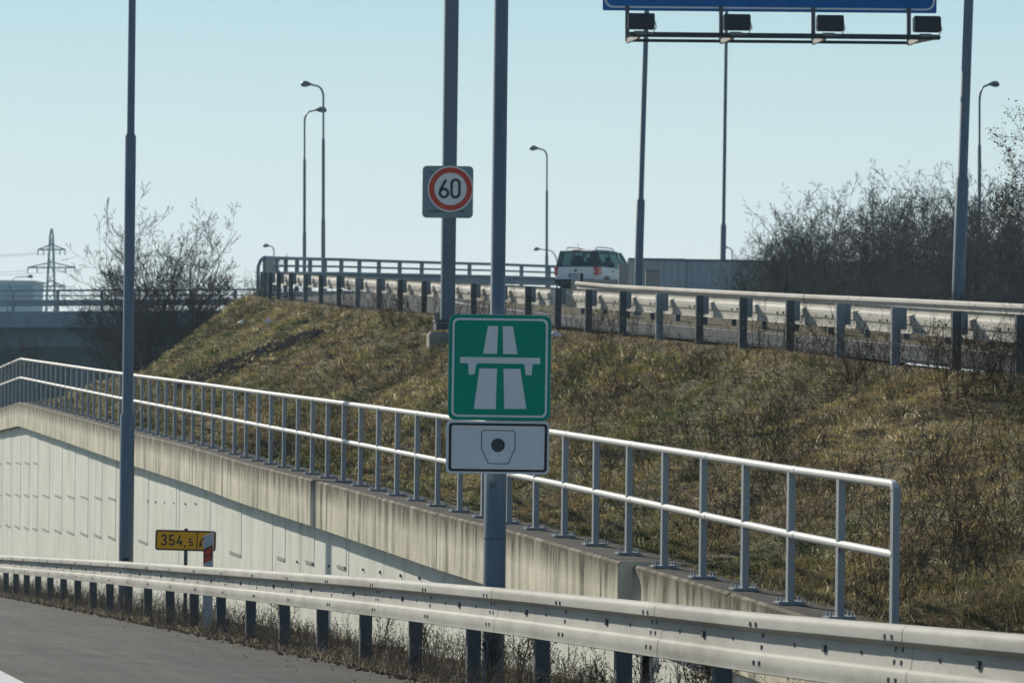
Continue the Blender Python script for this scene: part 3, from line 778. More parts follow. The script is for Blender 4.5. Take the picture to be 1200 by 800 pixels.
ms = empty('motorway_sign', Cn, 'square green sign with a white motorway and bridge symbol', 'road sign')
mb = MB().use('green'); OW = rrect(*s1(147,455), *s1(528,62), .058); plate(mb, OW, T1, -.012, .012)
mb.build('panel', ms, origin=Cn)
mb = MB().use('signrim'); plate(mb, rrect(*[v*1.012 for v in (*s1(147,455), *s1(528,62))], .06), T1, -.020, -.0125); mb.build('rim', ms, origin=Cn)
mb = MB().use('signwhite'); ring(mb, rrect(*s1(159,444), *s1(517,74), .045), rrect(*s1(167,436), *s1(509,82), .034), T1, .0145)
for q in ([(292,103),(330,103),(327,207),(275,207)], [(347,103),(385,103),(404,207),(350,207)],
          [(262,262),(328,262),(325,414),(243,414)], [(352,262),(415,262),(440,412),(357,412)],
          [(189,220),(489,220),(489,243),(189,243)], [(216,243.5),(255,243.5),(250,248),(243,285),(222,285),(220,248)], [(426,243.5),(463,243.5),(460,248),(458,285),(436,285),(430,248)]):
    plate(mb, [s1(*p) for p in q][::-1], T1, .0125, .0145)
mb.build('symbol', ms, origin=Cn)
mb = MB().use('galv_post')
for dz in (.2, -.2): mb.box(Cn+Vector((-.03,.06,dz)), (.30,.05,.05)); mb.box(Cn+Vector((-.03,.15,dz)), (.22,.13,.045))
mb.build('bracket', ms, origin=Cn)
Cp = at(583, 524, S1); T2 = frame(Cp, 0, R_(.1))
def s2(x, y): return ((x-330)/K*sc1, -(y-556.5)/K*sc1)
ps = empty('toll_panel', Cp, 'white rectangular panel with a dark dot in a shield outline under the green sign', 'road sign')
mb = MB().use('signwhite'); plate(mb, rrect(*s2(137,655), *s2(523,458), .03), T2, -.008, .010); mb.build('panel', ps, origin=Cp)
mb = MB().use('black'); ring(mb, rrect(*s2(147,647), *s2(516,466), .026), rrect(*s2(157,638), *s2(506,475), .016), T2, .0125)
sh = [(277,493),(389,493),(395,499),(395,562),(370,617),(297,617),(270,562),(270,499),(277,493)]
ribbon(mb, [s2(*p) for p in sh], .0055, lambda a, b: T2(a, b, .0125))
cc = s2(332, 548)
ring(mb, arc2(*cc, .0535, 0, 345, 23), arc2(*cc, .046, 0, 345, 23), T2, .0125)
mb.use('ink'); mb.face([T2(x, y, .0118) for x, y in arc2(*cc, .046, 0, 345, 23)]); mb.build('symbol', ps, origin=Cp)

# ------------------------------------------------------------------ speed sign + mast with the big blue sign
YM = 59.0; MBp = at(524.5, 372, YM)
mst = empty('gantry_mast', (MBp.x, YM, MBp.z-.4), 'square steel mast on a concrete footing at the top of the slope', 'mast')
mb = MB().use('mast'); ztop = 9.4
lean = .006
a = Vector((MBp.x, YM, MBp.z-.05)); b = Vector((MBp.x-lean*0, YM, ztop))
yw = .13; ax = (Vector((math.cos(yw), math.sin(yw), 0)), Vector((-math.sin(yw), math.cos(yw), 0)), Vector((0,0,1)))
mb.box((a+b)/2, (.255,.26,(b-a).length), ax); mb.build('column', mst, origin=a, bevel=.012)
mb = MB().use('galv_dark'); mb.box(a+Vector((0,0,-.02)), (.52,.52,.05), ax); mb.box(a+Vector((0,0,-.12)), (.48,.5,.12), ax)
for i in (-1,1):
    for j in (-1,1): mb.box(a+ax[0]*.2*i+ax[1]*.2*j+Vector((0,0,.06)), (.04,.04,.16), ax)
mb.build('base_plate', mst, origin=a)
mb = MB().use('conc'); mb.box(a+Vector((-.06,.02,-.45)), (.62,.60,.44), ax); mb.build('footing', mst, origin=a, bevel=.03)
mb = MB().use('mast'); e1 = Vector((8.2, YM+.28, 8.6)); mb.bar(Vector((MBp.x-.1, YM+.28, 8.6)), e1, .22, .22); mb.bar(Vector((MBp.x-.1, YM+.28, 7.5)), Vector((8.2, YM+.28, 7.5)), .16, .16)
mb.build('arm', mst, origin=Vector((MBp.x, YM, 8.6)))
# blue sign
SY = YM-.15
lt = at(706, 12.3, SY); rt_ = at(1097, 15.8, SY)
bs = empty('direction_sign', (lt+rt_)/2, 'large blue overhead direction sign cut by the top edge of the picture', 'road sign')
Wd = (rt_-lt).length; Cb = (lt+rt_)/2 + Vector((0,0,1.3)); T3 = frame(Cb, 0, math.atan2(lt.z-rt_.z, Wd))
mb = MB().use('blue'); plate(mb, rrect(-Wd/2,-1.3,Wd/2,1.3,.02), T3, -.03, .03); mb.build('panel', bs, origin=Cb)
mb = MB().use('signwhite'); ring(mb, rrect(-Wd/2+.035,-1.255,Wd/2-.035,1.265,.16), rrect(-Wd/2+.07,-1.22,Wd/2-.07,1.23,.13), T3, .034); mb.build('border', bs, origin=Cb)
mb = MB().use('mast')
for q in (-2.4,-.8,.8,2.4): mb.box(Cb+Vector((q,.09,-.1)), (.08,.08,2.3))
mb.build('bracket', bs, origin=Cb)
# lighting rack
lr = empty('lighting_rack', at(915, 45, SY-.7), 'dark steel rack hanging below the blue sign', 'lighting rack')
mb = MB().use('lampblack')
YR1, YR2 = SY-.05, SY-.95
mb.bar(at(734, 47.5, YR1), at(1068, 50.5, YR1), .055, .055); mb.bar(at(737, 40.5, YR2), at(1101, 44, YR2), .07, .09)
mb.bar(at(1068, 50.5, YR1), at(1101, 44, YR2), .05, .05)
mb.build('rail', lr, origin=lr.location)
for x, x1_ in ((735,756),(845,866),(953,974),(1065,1088)):
    m_ = MB().use('galv_dark'); zz = 13+(x-706)*.008
    m_.bar(at(x, zz-6, YR1), at(x, zz+35, YR1), .075, .06); m_.use('galv'); 
    m_.bar(at(x, zz+35, YR1), at(x+14, zz+29, YR2), .05, .09); m_.build('hanger', lr, origin=at(x, zz, YR1))
for i, (x0, x1_, w) in enumerate(((737,766,'leftmost'),(849,878,'second from the left'),(957,988,'third from the left'),(1070,1102,'rightmost'))):
    zc = 25+(x0-706)*.010; q = at((x0+x1_)/2, zc, YR2-.05)
    o = empty('floodlight', q, 'black box floodlight under the blue sign, %s of the four' % w, 'floodlight', 'floodlights under the blue sign')
    hw = .245; m_ = MB().use('lampblack')
    sec = [(-.17,-.14),(-.20,.06),(-.10,.145),(.16,.13),(.17,-.10),(.05,-.15)]
    A = [q+Vector((-hw, y, z)) for y, z in sec]; B = [q+Vector((hw, y, z)) for y, z in sec]
    m_.face(A[::-1]); m_.face(B)
    for k in range(6): m_.face([A[k], A[(k+1)%6], B[(k+1)%6], B[k]])
    m_.build('housing', o, origin=q, bevel=.012)
    m_ = MB().use('galv_post'); m_.tube([q+Vector((hw+.01,0,0)), q+Vector((hw+.035,0,-.1)), q+Vector((hw-.03,0,-.22)), q+Vector((-.08,0,-.24))], .012, 6); m_.box(q+Vector((-.02,0,-.205)), (.22,.08,.05)); m_.build('bracket', o, origin=q)
# speed sign
YQ = YM-.27; sq = YQ/FPX
Cs = at(528, 221.5, YQ); T4 = frame(Cs)
ss = empty('speed_sign', Cs, 'round red-bordered 60 speed limit sign on a mast', 'road sign')
mb = MB().use('signwhite'); r0 = 27.0*sq; plate(mb, arc2(0,0,r0,0,352.5,47), T4, -.01, .01); mb.build('disc', ss, origin=Cs)
mb = MB().use('red'); ring(mb, arc2(0,0,25.2*sq,0,352.5,47), arc2(0,0,19.0*sq,0,352.5,47), T4, .013); mb.build('red_ring', ss, origin=Cs)
mb = MB().use('black'); text(mb, '60', -13.6*sq, -10.8*sq, 22.8*sq, 3.2*sq, lambda a, b, z=0: T4(a, b, .0132+z), .60); mb.build('numerals', ss, origin=Cs)
Cb2 = at(524.5, 225, YQ+.03); T5 = frame(Cb2)
bk = ss
mb = MB().use('backplate'); plate(mb, rrect(-29.5*sq,-30.5*sq,30*sq,30.5*sq,5*sq), T5, -.008, .004); mb.build('back_plate', bk, origin=Cb2)
mb = MB().use('galv_dark')
mb.box(Cb2+Vector((0,-.012,22.5*sq)), (43*sq,.016,1.6*sq)); mb.box(Cb2+Vector((0,-.012,-22.5*sq)), (43*sq,.016,1.6*sq)); mb.build('stiffener', bk, origin=Cb2)

# ------------------------------------------------------------------ distance sign, marker post
YK = W(217, 640, 6.9).y; sk = YK/FPX
Ck = at(217.5, 633, YK); T6 = frame(Ck, 0, R_(.9))
ks = empty('distance_sign', Ck, 'yellow sign reading 354,5 with a telephone receiver on a short post', 'road sign')
mb = MB().use('brown'); plate(mb, rrect(-35.5*sk,-12*sk,35.5*sk,12*sk,3*sk), T6, -.01, .008); mb.build('frame', ks, origin=Ck)
mb = MB().use('yellow'); plate(mb, rrect(-33.3*sk,-9.9*sk,33.3*sk,9.9*sk,1.5*sk), T6, .008, .012); mb.build('panel', ks, origin=Ck)
mb = MB().use('black'); Tt = lambda a, b, z=0: T6(a, b, .0135+z)
text(mb, '354', -28.5*sk, -6.4*sk, 13.0*sk, 1.9*sk, Tt, .70); text(mb, ',', -1.6*sk, -6.2*sk, 11*sk, 1.9*sk, Tt)
text(mb, '5', 4.0*sk, -6.3*sk, 9.0*sk, 1.35*sk, Tt)
mb.face([Tt(13.0*sk, -9.9*sk), Tt(14.2*sk, -9.9*sk), Tt(14.2*sk, 9.9*sk), Tt(13.0*sk, 9.9*sk)])
ribbon(mb, [(x*sk, y*sk) for x, y in ((17.3,-5.5),(17.6,-1.5),(19.5,2.2),(22.5,4.8),(26,5.6))], 1.5*sk, Tt)
plate(mb, [(x*sk, y*sk) for x, y in ((16.0,-6.6),(19.2,-6.2),(19.0,-2.6),(16.6,-2.9))], Tt, .0004, .0012); plate(mb, [(x*sk, y*sk) for x, y in ((24.6,3.6),(29.0,2.4),(29.8,5.2),(25.6,6.6))], Tt, .0004, .0012)
mb.build('lettering', ks, origin=Ck)
mb = MB().use('galv_dark'); zg = road_z(YK)-.3; mb.box(Vector((Ck.x, YK+.05, (zg+Ck.z+.17)/2)), (.05,.05, Ck.z+.17-zg)); mb.build('post', ks, origin=Ck)
YW = W(245, 640, 6.12).y; sw = YW/FPX
Tp = at(244.5, 626, YW); zg = road_z(YW)-.1
dp = empty('marker_post', (Tp.x, YW, zg), 'white roadside marker post with two red reflector blocks and a slanted top', 'marker post')
hw = .056; yl = .05
mb = MB().use('marker'); z1, z2 = Tp.z-.02, Tp.z+.03
def prism(mb, x0, x1, zb0, zb1, zt0, zt1, y0, y1):
    P = [Vector((x0,y0,zb0)), Vector((x1,y0,zb1)), Vector((x1,y0,zt1)), Vector((x0,y0,zt0))]; Q = [p+Vector((0,y1-y0,0)) for p in P]
    mb.face(P); mb.face(Q[::-1])
    for k in range(4): mb.face([P[k], P[(k+1)%4], Q[(k+1)%4], Q[k]][::-1])
prism(mb, Tp.x-hw, Tp.x+hw, zg, zg, z1, z2, YW-yl, YW+yl); mb.build('post', dp, origin=(Tp.x, YW, zg))
mb = MB().use('black'); prism(mb, Tp.x-hw+.002, Tp.x+hw-.002, z1-.33, z1-.27, z1-.155, z1-.10, YW-yl-.003, YW-yl-.0005)
mb.use('redlens')
for o_ in (0, -.085): prism(mb, Tp.x-hw+.014, Tp.x+hw-.012, z1-.24+o_, z1-.195+o_, z1-.172+o_, z1-.125+o_, YW-yl-.007, YW-yl-.0035)
mb.build('reflector', dp, origin=(Tp.x, YW, z1))

# ------------------------------------------------------------------ grey barrier, cabinet behind the ramp
nb = empty('barrier_wall', at(800, 335, 96), 'long grey panelled barrier wall behind the ramp, right of the car', 'barrier wall')
def bz(x): return at(x, 305.3 if x > 740 else 305.5, 96).z
x0b = at(737, 305, 96).x
for k in range(8):
    a_ = x0b+k*1.72; m_ = MB().use('barrier'); zt = bz(760)-(a_-x0b)*.004
    m_.box(Vector((a_+.85, 96+k*.12, zt/2+.45)), (1.80,.18, zt-.9))
    for q_ in range(8): m_.box(Vector((a_+.12+q_*.215, 96+k*.12-.10, zt/2+.45)), (.10,.04,zt-.9))
    m_.use('bridge').box(Vector((a_+.85, 96+k*.12, zt+.035-0.0)), (1.74,.30,.07)); m_.build('wall_panel', nb, origin=(a_+.85, 96+k*.12, 1.5))
m_ = MB().use('conc'); q = at(731, 309, 95.6); m_.box(Vector((q.x, 95.6, (q.z+.9)/2)), (.32,.3,q.z-.9)); m_.build('end_pier', nb, origin=(q.x, 95.6, 1))
q = at(764.5, 318, 90); cb = MB().use('conc'); cb.box(Vector((q.x, 90, q.z-.30)), (.40,.3,.62)); cb.use('bridge').box(Vector((q.x, 90, q.z+.02)), (.44,.34,.04))
tag(cb.build('control_cabinet', origin=(q.x, 90, q.z-.6), bevel=.01), 'small dark grey cabinet in front of the barrier wall beside the lamp pole', 'cabinet')
jg = MB().use('conc'); q = at(700, 330, 99)
jg.box(Vector((q.x+.15, 100, q.z-.28)), (1.9,.22,.75)); tag(jg.build('concrete_barrier', origin=(q.x, 100, q.z-.6), bevel=.03), 'low concrete barrier beside the front of the car', 'barrier')

# ------------------------------------------------------------------ car
def make_car():
    ph = R_(28.5); r = RAD-4.12; p = arcpt(ph, r); z = arcz(ph, 4.5)+.0
    root = empty('parked_car' if False else 'car', (p.x, p.y, z), 'white estate car with roof rails and red tail lights driving away on the ramp', 'car')
    parts = []
    def add(mb, nm, parent=None, **k): o = mb.build(nm, None, **k); o.parent = parent or root; return o
    # body cross-sections along y (rear y=0 -> front 4.2); (y, halfwidth low, z low, belt halfwidth, belt z)
    secs = [(0.00,.78,.42,.80,.98),(.06,.86,.36,.85,1.00),(.35,.885,.30,.87,1.02),(1.2,.89,.28,.875,1.01),(2.2,.89,.28,.875,.99),(3.0,.885,.28,.86,.97),(3.35,.87,.30,.80,.93),(3.9,.82,.32,.72,.84),(4.15,.70,.40,.62,.70)]
    mb = MB().use('carwhite'); rings = []
    for y, w, z0, wb, zb in secs:
        zm = (z0+zb)/2+.05
        h = [(-w*.9,z0),(-w,z0+.12),(-w*1.012,zm),(-wb,zb-.03),(-wb+.06,zb+.005)]
        ring_ = [Vector((x,y,zz)) for x, zz in h] + [Vector((-x,y,zz)) for x, zz in h[::-1]]; rings.append(ring_)
    for A, B in zip(rings, rings[1:]):
        for k in range(len(A)): mb.face([A[k], B[k], B[(k+1)%len(A)], A[(k+1)%len(A)]])
    mb.face(rings[0]); mb.face(rings[-1][::-1])
    add(mb, 'body', smooth=True)
    # roof + pillars
    rb = [(.10,.67,1.575),(.35,.70,1.635),(1.2,.715,1.665),(2.0,.70,1.65),(2.55,.63,1.585)]
    mb = MB().use('carwhite'); rg = [[Vector((-w,y,z0-.05)), Vector((-w*.93,y,z0)), Vector((0,y,z0+.02)), Vector((w*.93,y,z0)), Vector((w,y,z0-.05)), Vector((0,y,z0-.045))] for y, w, z0 in rb]
    for A, B in zip(rg, rg[1:]):
        for k in range(6): mb.face([A[k], B[k], B[(k+1)%6], A[(k+1)%6]])
    mb.face(rg[0]); mb.face(rg[-1][::-1])
    add(mb, 'roof', smooth=True)
    for sx in (-1, 1):
        for A_, B_, w_, h_ in (((sx*.80,.03,.98),(sx*.67,.11,1.57),.22,.07), ((sx*.835,.42,.99),(sx*.66,.42,1.62),.09,.03), ((sx*.835,1.32,.99),(sx*.675,1.32,1.63),.07,.035), ((sx*.835,2.25,.98),(sx*.66,2.1,1.62),.06,.035), ((sx*.80,3.2,.95),(sx*.61,2.55,1.57),.06,.05)):
            mb = MB().use('carblack'); mb.bar(Vector(A_), Vector(B_), w_, h_); add(mb, 'pillar')
    mb = MB().use('carblack'); mb.box((0,.03,1.00), (1.5,.04,.05)); add(mb, 'window_sill')
    mb = MB().use('carblack'); mb.box((0,.09,1.555), (1.2,.06,.04)); add(mb, 'spoiler')
    g = MB().use('glass_rear'); g.face([(-.76,.035,1.00),(.76,.035,1.00),(.66,.105,1.56),(-.66,.105,1.56)]); add(g, 'rear_window', weld=False)
    for sx in (-1, 1):
        for y0, y1 in ((.10,1.30),(1.34,2.14),(2.22,3.1)):
            g = MB().use('glass'); ty1 = y1 if y1 < 2.5 else 2.55
            g.face([(sx*.832,y0,1.0),(sx*.832,y1,.985),(sx*.70,ty1,1.6),(sx*.70,y0+.04,1.6)]); add(g, 'side_window', weld=False)
    g = MB().use('glass'); g.face([(-.78,3.22,.96),(.78,3.22,.96),(.60,2.58,1.57),(-.60,2.58,1.57)]); add(g, 'windscreen', weld=False)
    for sx in (-1, 1):
        m_ = MB().use('lens')
        m_.box((sx*.80,.055,.83), (.18,.12,.33)); m_.box((sx*.872,.22,.83), (.05,.34,.30)); tl = add(m_, 'tail_light', bevel=.03)
        m_ = MB().use('signwhite'); m_.box((sx*.79,-.006,.80), (.05,.016,.06)); add(m_, 'reversing_lens', tl)
        m_ = MB().use('carblack')
        m_.tube([(sx*.60,.45,1.66),(sx*.60,.55,1.725),(sx*.61,1.2,1.745),(sx*.60,1.95,1.72),(sx*.59,2.08,1.65)], .018, 8); add(m_, 'roof_rail', smooth=True)
        m_ = MB().use('carblack'); m_.box((sx*.97,2.85,1.03), (.2,.10,.15)); add(m_, 'wing_mirror', bevel=.03)
        for y, hx in ((1.75, .0), (2.75, 0)):
            m_ = MB().use('carblack'); m_.box((sx*.905,y-.35,.86), (.03,.16,.03)); add(m_, 'door_handle')
        for y in (.82, 3.42):
            m_ = MB().use('tyre'); m_.tube([(sx*.70,y,.31),(sx*.885,y,.31)], .315, 24); t_ = add(m_, 'wheel', smooth=True)
            m_ = MB().use('rim'); m_.tube([(sx*.88,y,.31),(sx*.897,y,.31)], .2, 20)
            add(m_, 'rim', t_)
            m_ = MB().use('carblack'); A_ = arc2(y,.31,.375,0,180,12); m_.face([Vector((sx*.908, a, b)) for a, b in A_]); add(m_, 'wheel_arch', weld=False)
    m_ = MB().use('carblack'); m_.box((0,.00,.44), (1.66,.16,.19)); m_.box((0,.1,.33), (1.5,.2,.12)); add(m_, 'rear_bumper', bevel=.03)
    m_ = MB().use('ink'); m_.box((0,-.004,.665), (.56,.012,.15)); m_.use('blue').box((-.235,-.012,.665), (.05,.008,.11)); m_.use('signrim').box((.025,-.012,.665), (.46,.008,.105)); add(m_, 'number_plate')
    m_ = MB().use('lampblack'); m_.tube([(0,-.006,.86),(0,.02,.86)], .055, 16); add(m_, 'emblem')
    m_ = MB().use('red'); m_.box((0,.075,1.60), (.34,.04,.03)); add(m_, 'brake_light')
    m_ = MB().use('carblack'); m_.tube([(0,.3,1.65),(-.01,.15,1.87)], .008, 6); add(m_, 'aerial')
    m_ = MB().use('carblack')
    for x in (-.38, .38):
        m_.box((x,.95,.9), (.54,.14,.72)); m_.box((x,.98,1.32), (.30,.09,.22)); m_.box((x,2.0,.88), (.50,.14,.70)); m_.box((x,2.03,1.32), (.26,.09,.18))
    m_.box((0,1.0,.6),(1.5,1.7,.3)); m_.box((0,3.0,.9),(1.45,.3,.12)); add(m_, 'seats', bevel=.03)
    root.rotation_euler = (0, 0, -(ph-R_(2))); root.scale = (1.0,)*3
make_car()

# ------------------------------------------------------------------ far bridge, building, pylon
YBG = 166.0; sB = FPX/YBG
def bzp(px, py): return at(px, py, YBG)
br = empty('road_bridge', bzp(120, 400), 'dark concrete road bridge crossing over the motorway at far left', 'bridge')
xl, xr = bzp(-420, 370).x, bzp(330, 370).x
zt_l, zt_r = bzp(0, 365).z, bzp(200, 364).z
zk = zt_l; slope = (zt_r-zt_l)/(bzp(200,364).x-bzp(0,365).x)
zz = lambda x: zk + slope*(x-bzp(0,365).x)
def bbar(name, z0, z1, y0, y1, m, parent, xa=xl, xb=xr):
    m_ = MB().use(m); A = [Vector((xa,y0,zz(xa)+z0)), Vector((xb,y0,zz(xb)+z0)), Vector((xb,y0,zz(xb)+z1)), Vector((xa,y0,zz(xa)+z1))]; B = [q+Vector((0,y1-y0,0)) for q in A]
    m_.face(A); m_.face(B[::-1])
    for k in range(4): m_.face([A[k],A[(k+1)%4],B[(k+1)%4],B[k]][::-1])
    return m_.build(name, parent, origin=br.location)
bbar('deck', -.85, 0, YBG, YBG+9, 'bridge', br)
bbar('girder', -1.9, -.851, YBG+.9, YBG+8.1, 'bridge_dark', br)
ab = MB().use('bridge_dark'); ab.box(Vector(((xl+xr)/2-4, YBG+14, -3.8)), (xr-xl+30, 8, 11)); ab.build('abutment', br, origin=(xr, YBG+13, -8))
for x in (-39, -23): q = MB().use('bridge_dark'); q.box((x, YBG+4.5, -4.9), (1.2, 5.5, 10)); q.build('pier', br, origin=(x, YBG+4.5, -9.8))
bpar = empty('bridge_railing', bzp(100, 350), 'grey steel railing of tubes and posts along the edge of the far bridge', 'railing')
def bb2(name, z0, z1, y0, y1, m): 
    o = bbar(name, z0, z1, y0, y1, m, br); o.parent = bpar; o.location = Vector(br.location)-Vector(bpar.location); return o
bb2('top_rail', 1.06, 1.16, YBG+.15, YBG+.27, 'brail'); bb2('middle_rail', .80, .86, YBG+.16, YBG+.24, 'brail'); bb2('beam', .28, .62, YBG+.3, YBG+.36, 'brail')
for k in range(16):
    x = bzp(15+52*k-416, 350).x
    if x > xr: break
    m_ = MB().use('brail'); m_.box(Vector((x, YBG+.2, zz(x)+.55)), (.16,.14,1.08)); m_.build('post', bpar, origin=(x, YBG+.2, zz(x)))
bd = empty('building', at(-60, 360, 400), 'pale blue flat-roofed building at the far left edge beyond the bridge', 'building')
q0 = at(-160, 331, 400); q1 = at(39.5, 331, 400)
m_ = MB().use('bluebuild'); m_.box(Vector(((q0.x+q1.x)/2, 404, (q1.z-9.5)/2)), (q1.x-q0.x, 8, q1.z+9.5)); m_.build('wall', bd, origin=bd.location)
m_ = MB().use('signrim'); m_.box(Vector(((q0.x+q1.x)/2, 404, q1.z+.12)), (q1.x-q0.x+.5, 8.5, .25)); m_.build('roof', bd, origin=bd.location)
for x0_, x1_ in ((0,14),(18,38),(-40,-22),(-18,-4)):
    a_, b_ = at(x0_, 334, 399.9), at(x1_, 350, 399.9); m_ = MB().use('bluedark'); m_.box(((a_.x+b_.x)/2, 399.9, (a_.z+b_.z)/2), (b_.x-a_.x, .3, a_.z-b_.z)); m_.build('window', bd, origin=a_)
# lattice pylon
YP = 1000.; sP = FPX/YP
pt = at(60.5, 268, YP); pyb = empty('power_pylon', (pt.x, YP, -9.5), 'steel lattice electricity pylon with three pairs of arms on the horizon', 'pylon')
mb = MB().use('pylon'); lv = [(-9.5,2.4),(0,2.0),(8,1.7),(16,1.4),(22,1.2),(28,1.0),(34,.75),(pt.z-2,.45),(pt.z,.1)]
for (z0, w0), (z1, w1) in zip(lv, lv[1:]):
    for i in (-1,1):
        for j in (-1,1): mb.bar((pt.x+i*w0, YP+j*w0, z0), (pt.x+i*w1, YP+j*w1, z1), .34)
        n_ = 2 if z1 < 30 else 1
        for k in range(n_):
            a_, b_ = k/n_, (k+1)/n_; za, zb2 = z0+(z1-z0)*a_, z0+(z1-z0)*b_; wa, wb_ = w0+(w1-w0)*a_, w0+(w1-w0)*b_
            mb.bar((pt.x-i*wa, YP-wa, za), (pt.x+i*wb_, YP-wb_, zb2), .2)
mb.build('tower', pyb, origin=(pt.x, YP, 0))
for ya, xa, xb in ((291,44.5,76.5),(312,32.5,88),(334,44.5,76)):
    m_ = MB().use('pylon'); l_, r_2 = at(xa, ya+1.5, YP), at(xb, ya+1.5, YP); c_ = at(60.5, ya-5, YP); c2 = at(60.5, ya+1.5, YP)
    m_.bar(l_, r_2, .45); m_.bar(l_, c_, .36); m_.bar(r_2, c_, .36)
    for f in (.33,.66):
        for e_ in (l_, r_2): m_.bar(c_.lerp(e_, f), c2.lerp(e_, f), .16); 
    for e_ in (l_, r_2, l_.lerp(r_2,.2), l_.lerp(r_2,.8)): m_.bar(e_, e_+Vector((0,0,-1.8)), .3)
    m_.build('cross_arm', pyb, origin=c_)

wl = []
for i, (xa, ya) in enumerate(((44.5,296),(76.5,296),(32.5,317),(88,317))):
    a_ = at(xa, ya, YP); b_ = a_+Vector((-260, -60, 2)); mb = MB().use('pylon')
    mb.tube([a_.lerp(b_, f)+Vector((0,0,-26*f*(1-f))) for f in np.linspace(0, 1, 24)], .055, 5)
    if i == 0: wr = empty('power_line', a_, 'thin overhead wires sagging away to the left from the lattice pylon', 'power line')
    mb.build('wire', wr, origin=a_)

# ------------------------------------------------------------------ vegetation
class Seg:
    def __init__(s): s.a = []; s.b = []; s.ra = []; s.rb = []; s.c = []
    def add(s, a, b, ra, rb, c): s.a.append(a); s.b.append(b); s.ra.append(ra); s.rb.append(rb); s.c.append(c)
    def mesh(s, name, parent=None, mats=('bark',), origin=None):
        a = np.array(s.a); b = np.array(s.b); ra = np.array(s.ra)[:, None]; rb = np.array(s.rb)[:, None]; c = np.array(s.c)
        d = b-a; d /= np.linalg.norm(d, axis=1, keepdims=True)+1e-9
        ref = np.where(np.abs(d[:, 2:3]) > .9, np.array([[1., 0, 0]]), np.array([[0, 0, 1.]]))
        x = np.cross(d, ref); x /= np.linalg.norm(x, axis=1, keepdims=True)+1e-9; y = np.cross(d, x)
        V = []
        for (p, r) in ((a, ra), (b, rb)):
            for k in range(3):
                t = 2*math.pi*k/3; V.append(p+(x*math.cos(t)+y*math.sin(t))*r)
        V = np.stack(V, 1).reshape(-1, 3); n = len(a); base = np.arange(n)[:, None]*6
        Fa = np.concatenate([base+np.array([[k, (k+1)%3, 3+(k+1)%3, 3+k]]) for k in range(3)])
        return bulk(name, V, Fa, mats, np.repeat(c, 6, 0), parent, origin=origin)
def nrm(v): return v/(np.linalg.norm(v)+1e-9)
def branch(S, p, d, ln, r, lev, maxlev, col, r_, nseg=5, kids=5, tips=None, grav=.05, wob=.18, kl=.55, minr=.0035):
    st = ln/nseg; nodes = [p]; 
    for i in range(nseg):
        d = nrm(d + r_.normal(0, wob, 3) + np.array([0, 0, grav]))
        q = p+d*st; f0, f1 = i/nseg, (i+1)/nseg
        cc = col*(.8+.4*r_.random())
        S.add(p, q, max(minr, r*(1-f0*.75)), max(minr*.7, r*(1-f1*.75)), cc); p = q; nodes.append(p)
        if lev < maxlev and (i > 0 or lev == 0):
            nk = kids if i >= nseg*.3 else kids//2
            for _ in range(max(1, int(round(nk/nseg*(1+r_.random()*.8))))):
                dd = nrm(d + r_.normal(0, .75, 3)); dd[2] = dd[2]*.8+.15
                branch(S, p, nrm(dd), ln*kl*(1-.45*f1)*(.7+.6*r_.random()), r*(1-f1*.75)*.6, lev+1, maxlev, col, r_, max(3, nseg-1), kids, tips, grav, wob, kl, minr)
    if tips is not None: tips.append((p, d))
def shrub_data(seed, h, spread, stems, kids=7, maxlev=3, col=(.06,.05,.04), stemr=.03, kl=.5, minr=.004, leafy=0, upright=1.0, wob=.13):
    r_ = np.random.default_rng(seed); S = Seg(); tips = []
    for k in range(stems):
        az = r_.random()*2*math.pi; t = (r_.random()**.7)*spread
        d = nrm(np.array([math.cos(az)*t, math.sin(az)*t, upright])); p = np.array([math.cos(az)*.15*spread, math.sin(az)*.15*spread, -.1])*(.5+r_.random())
        branch(S, p, d, h*(.65+.45*r_.random()), stemr*(.6+.6*r_.random()), 0, maxlev, np.array(col), r_, 6, kids, tips, .04, wob, kl, minr)
    return S, tips, r_
def leaves_mesh(name, tips, r_, per, size, cols, parent, spread=.12):
    n = len(tips)*per
    P = np.repeat(np.array([t[0] for t in tips]), per, 0)+r_.normal(0, spread, (n, 3)); a = r_.normal(0, 1, (n, 3)); b = r_.normal(0, 1, (n, 3))
    a /= np.linalg.norm(a, axis=1, keepdims=True); b = np.cross(a, b); b /= np.linalg.norm(b, axis=1, keepdims=True); s_ = size*(.5+r_.random((n, 1)))
    V = np.stack([P-a*s_*.5, P-b*s_*.35, P+a*s_*.5, P+b*s_*.35], 1).reshape(-1, 3); Fa = np.arange(n*4).reshape(-1, 4)
    cc = np.array(cols)[r_.integers(0, len(cols), n)]*(.7+.6*r_.random((n, 1)))
    return bulk(name, V, Fa, ['plant'], np.repeat(cc, 4, 0), parent)
SHRUB = {}
def shrub_proto(key, **k):
    leaf = k.pop('leaf', None); S, tips, r_ = shrub_data(**k)
    tw = S.mesh('branches'); COL.objects.unlink(tw); lf = None
    if leaf: lf = leaves_mesh('dry_leaves', tips, r_, leaf[0], leaf[1], leaf[2], None, leaf[3]); COL.objects.unlink(lf)
    SHRUB[key] = (tw, lf)
def shrub(key, name, loc, s, rz, label, cat='shrub', group=None, sz=None):
    o = empty(name, loc, label, cat, group); o.scale = (s, s, sz or s); o.rotation_euler = (0, 0, rz)
    for src in SHRUB[key]:
        if src is None: continue
        c = src.copy(); COL.objects.link(c); c.parent = o
    return o
dry = [(.11,.095,.075),(.06,.06,.055),(.15,.125,.09)]
BR = (.13,.13,.13)
shrub_proto('a', seed=1, h=3.6, spread=.55, stems=16, kids=7, col=BR, stemr=.028, minr=.0055, wob=.08, kl=.42)
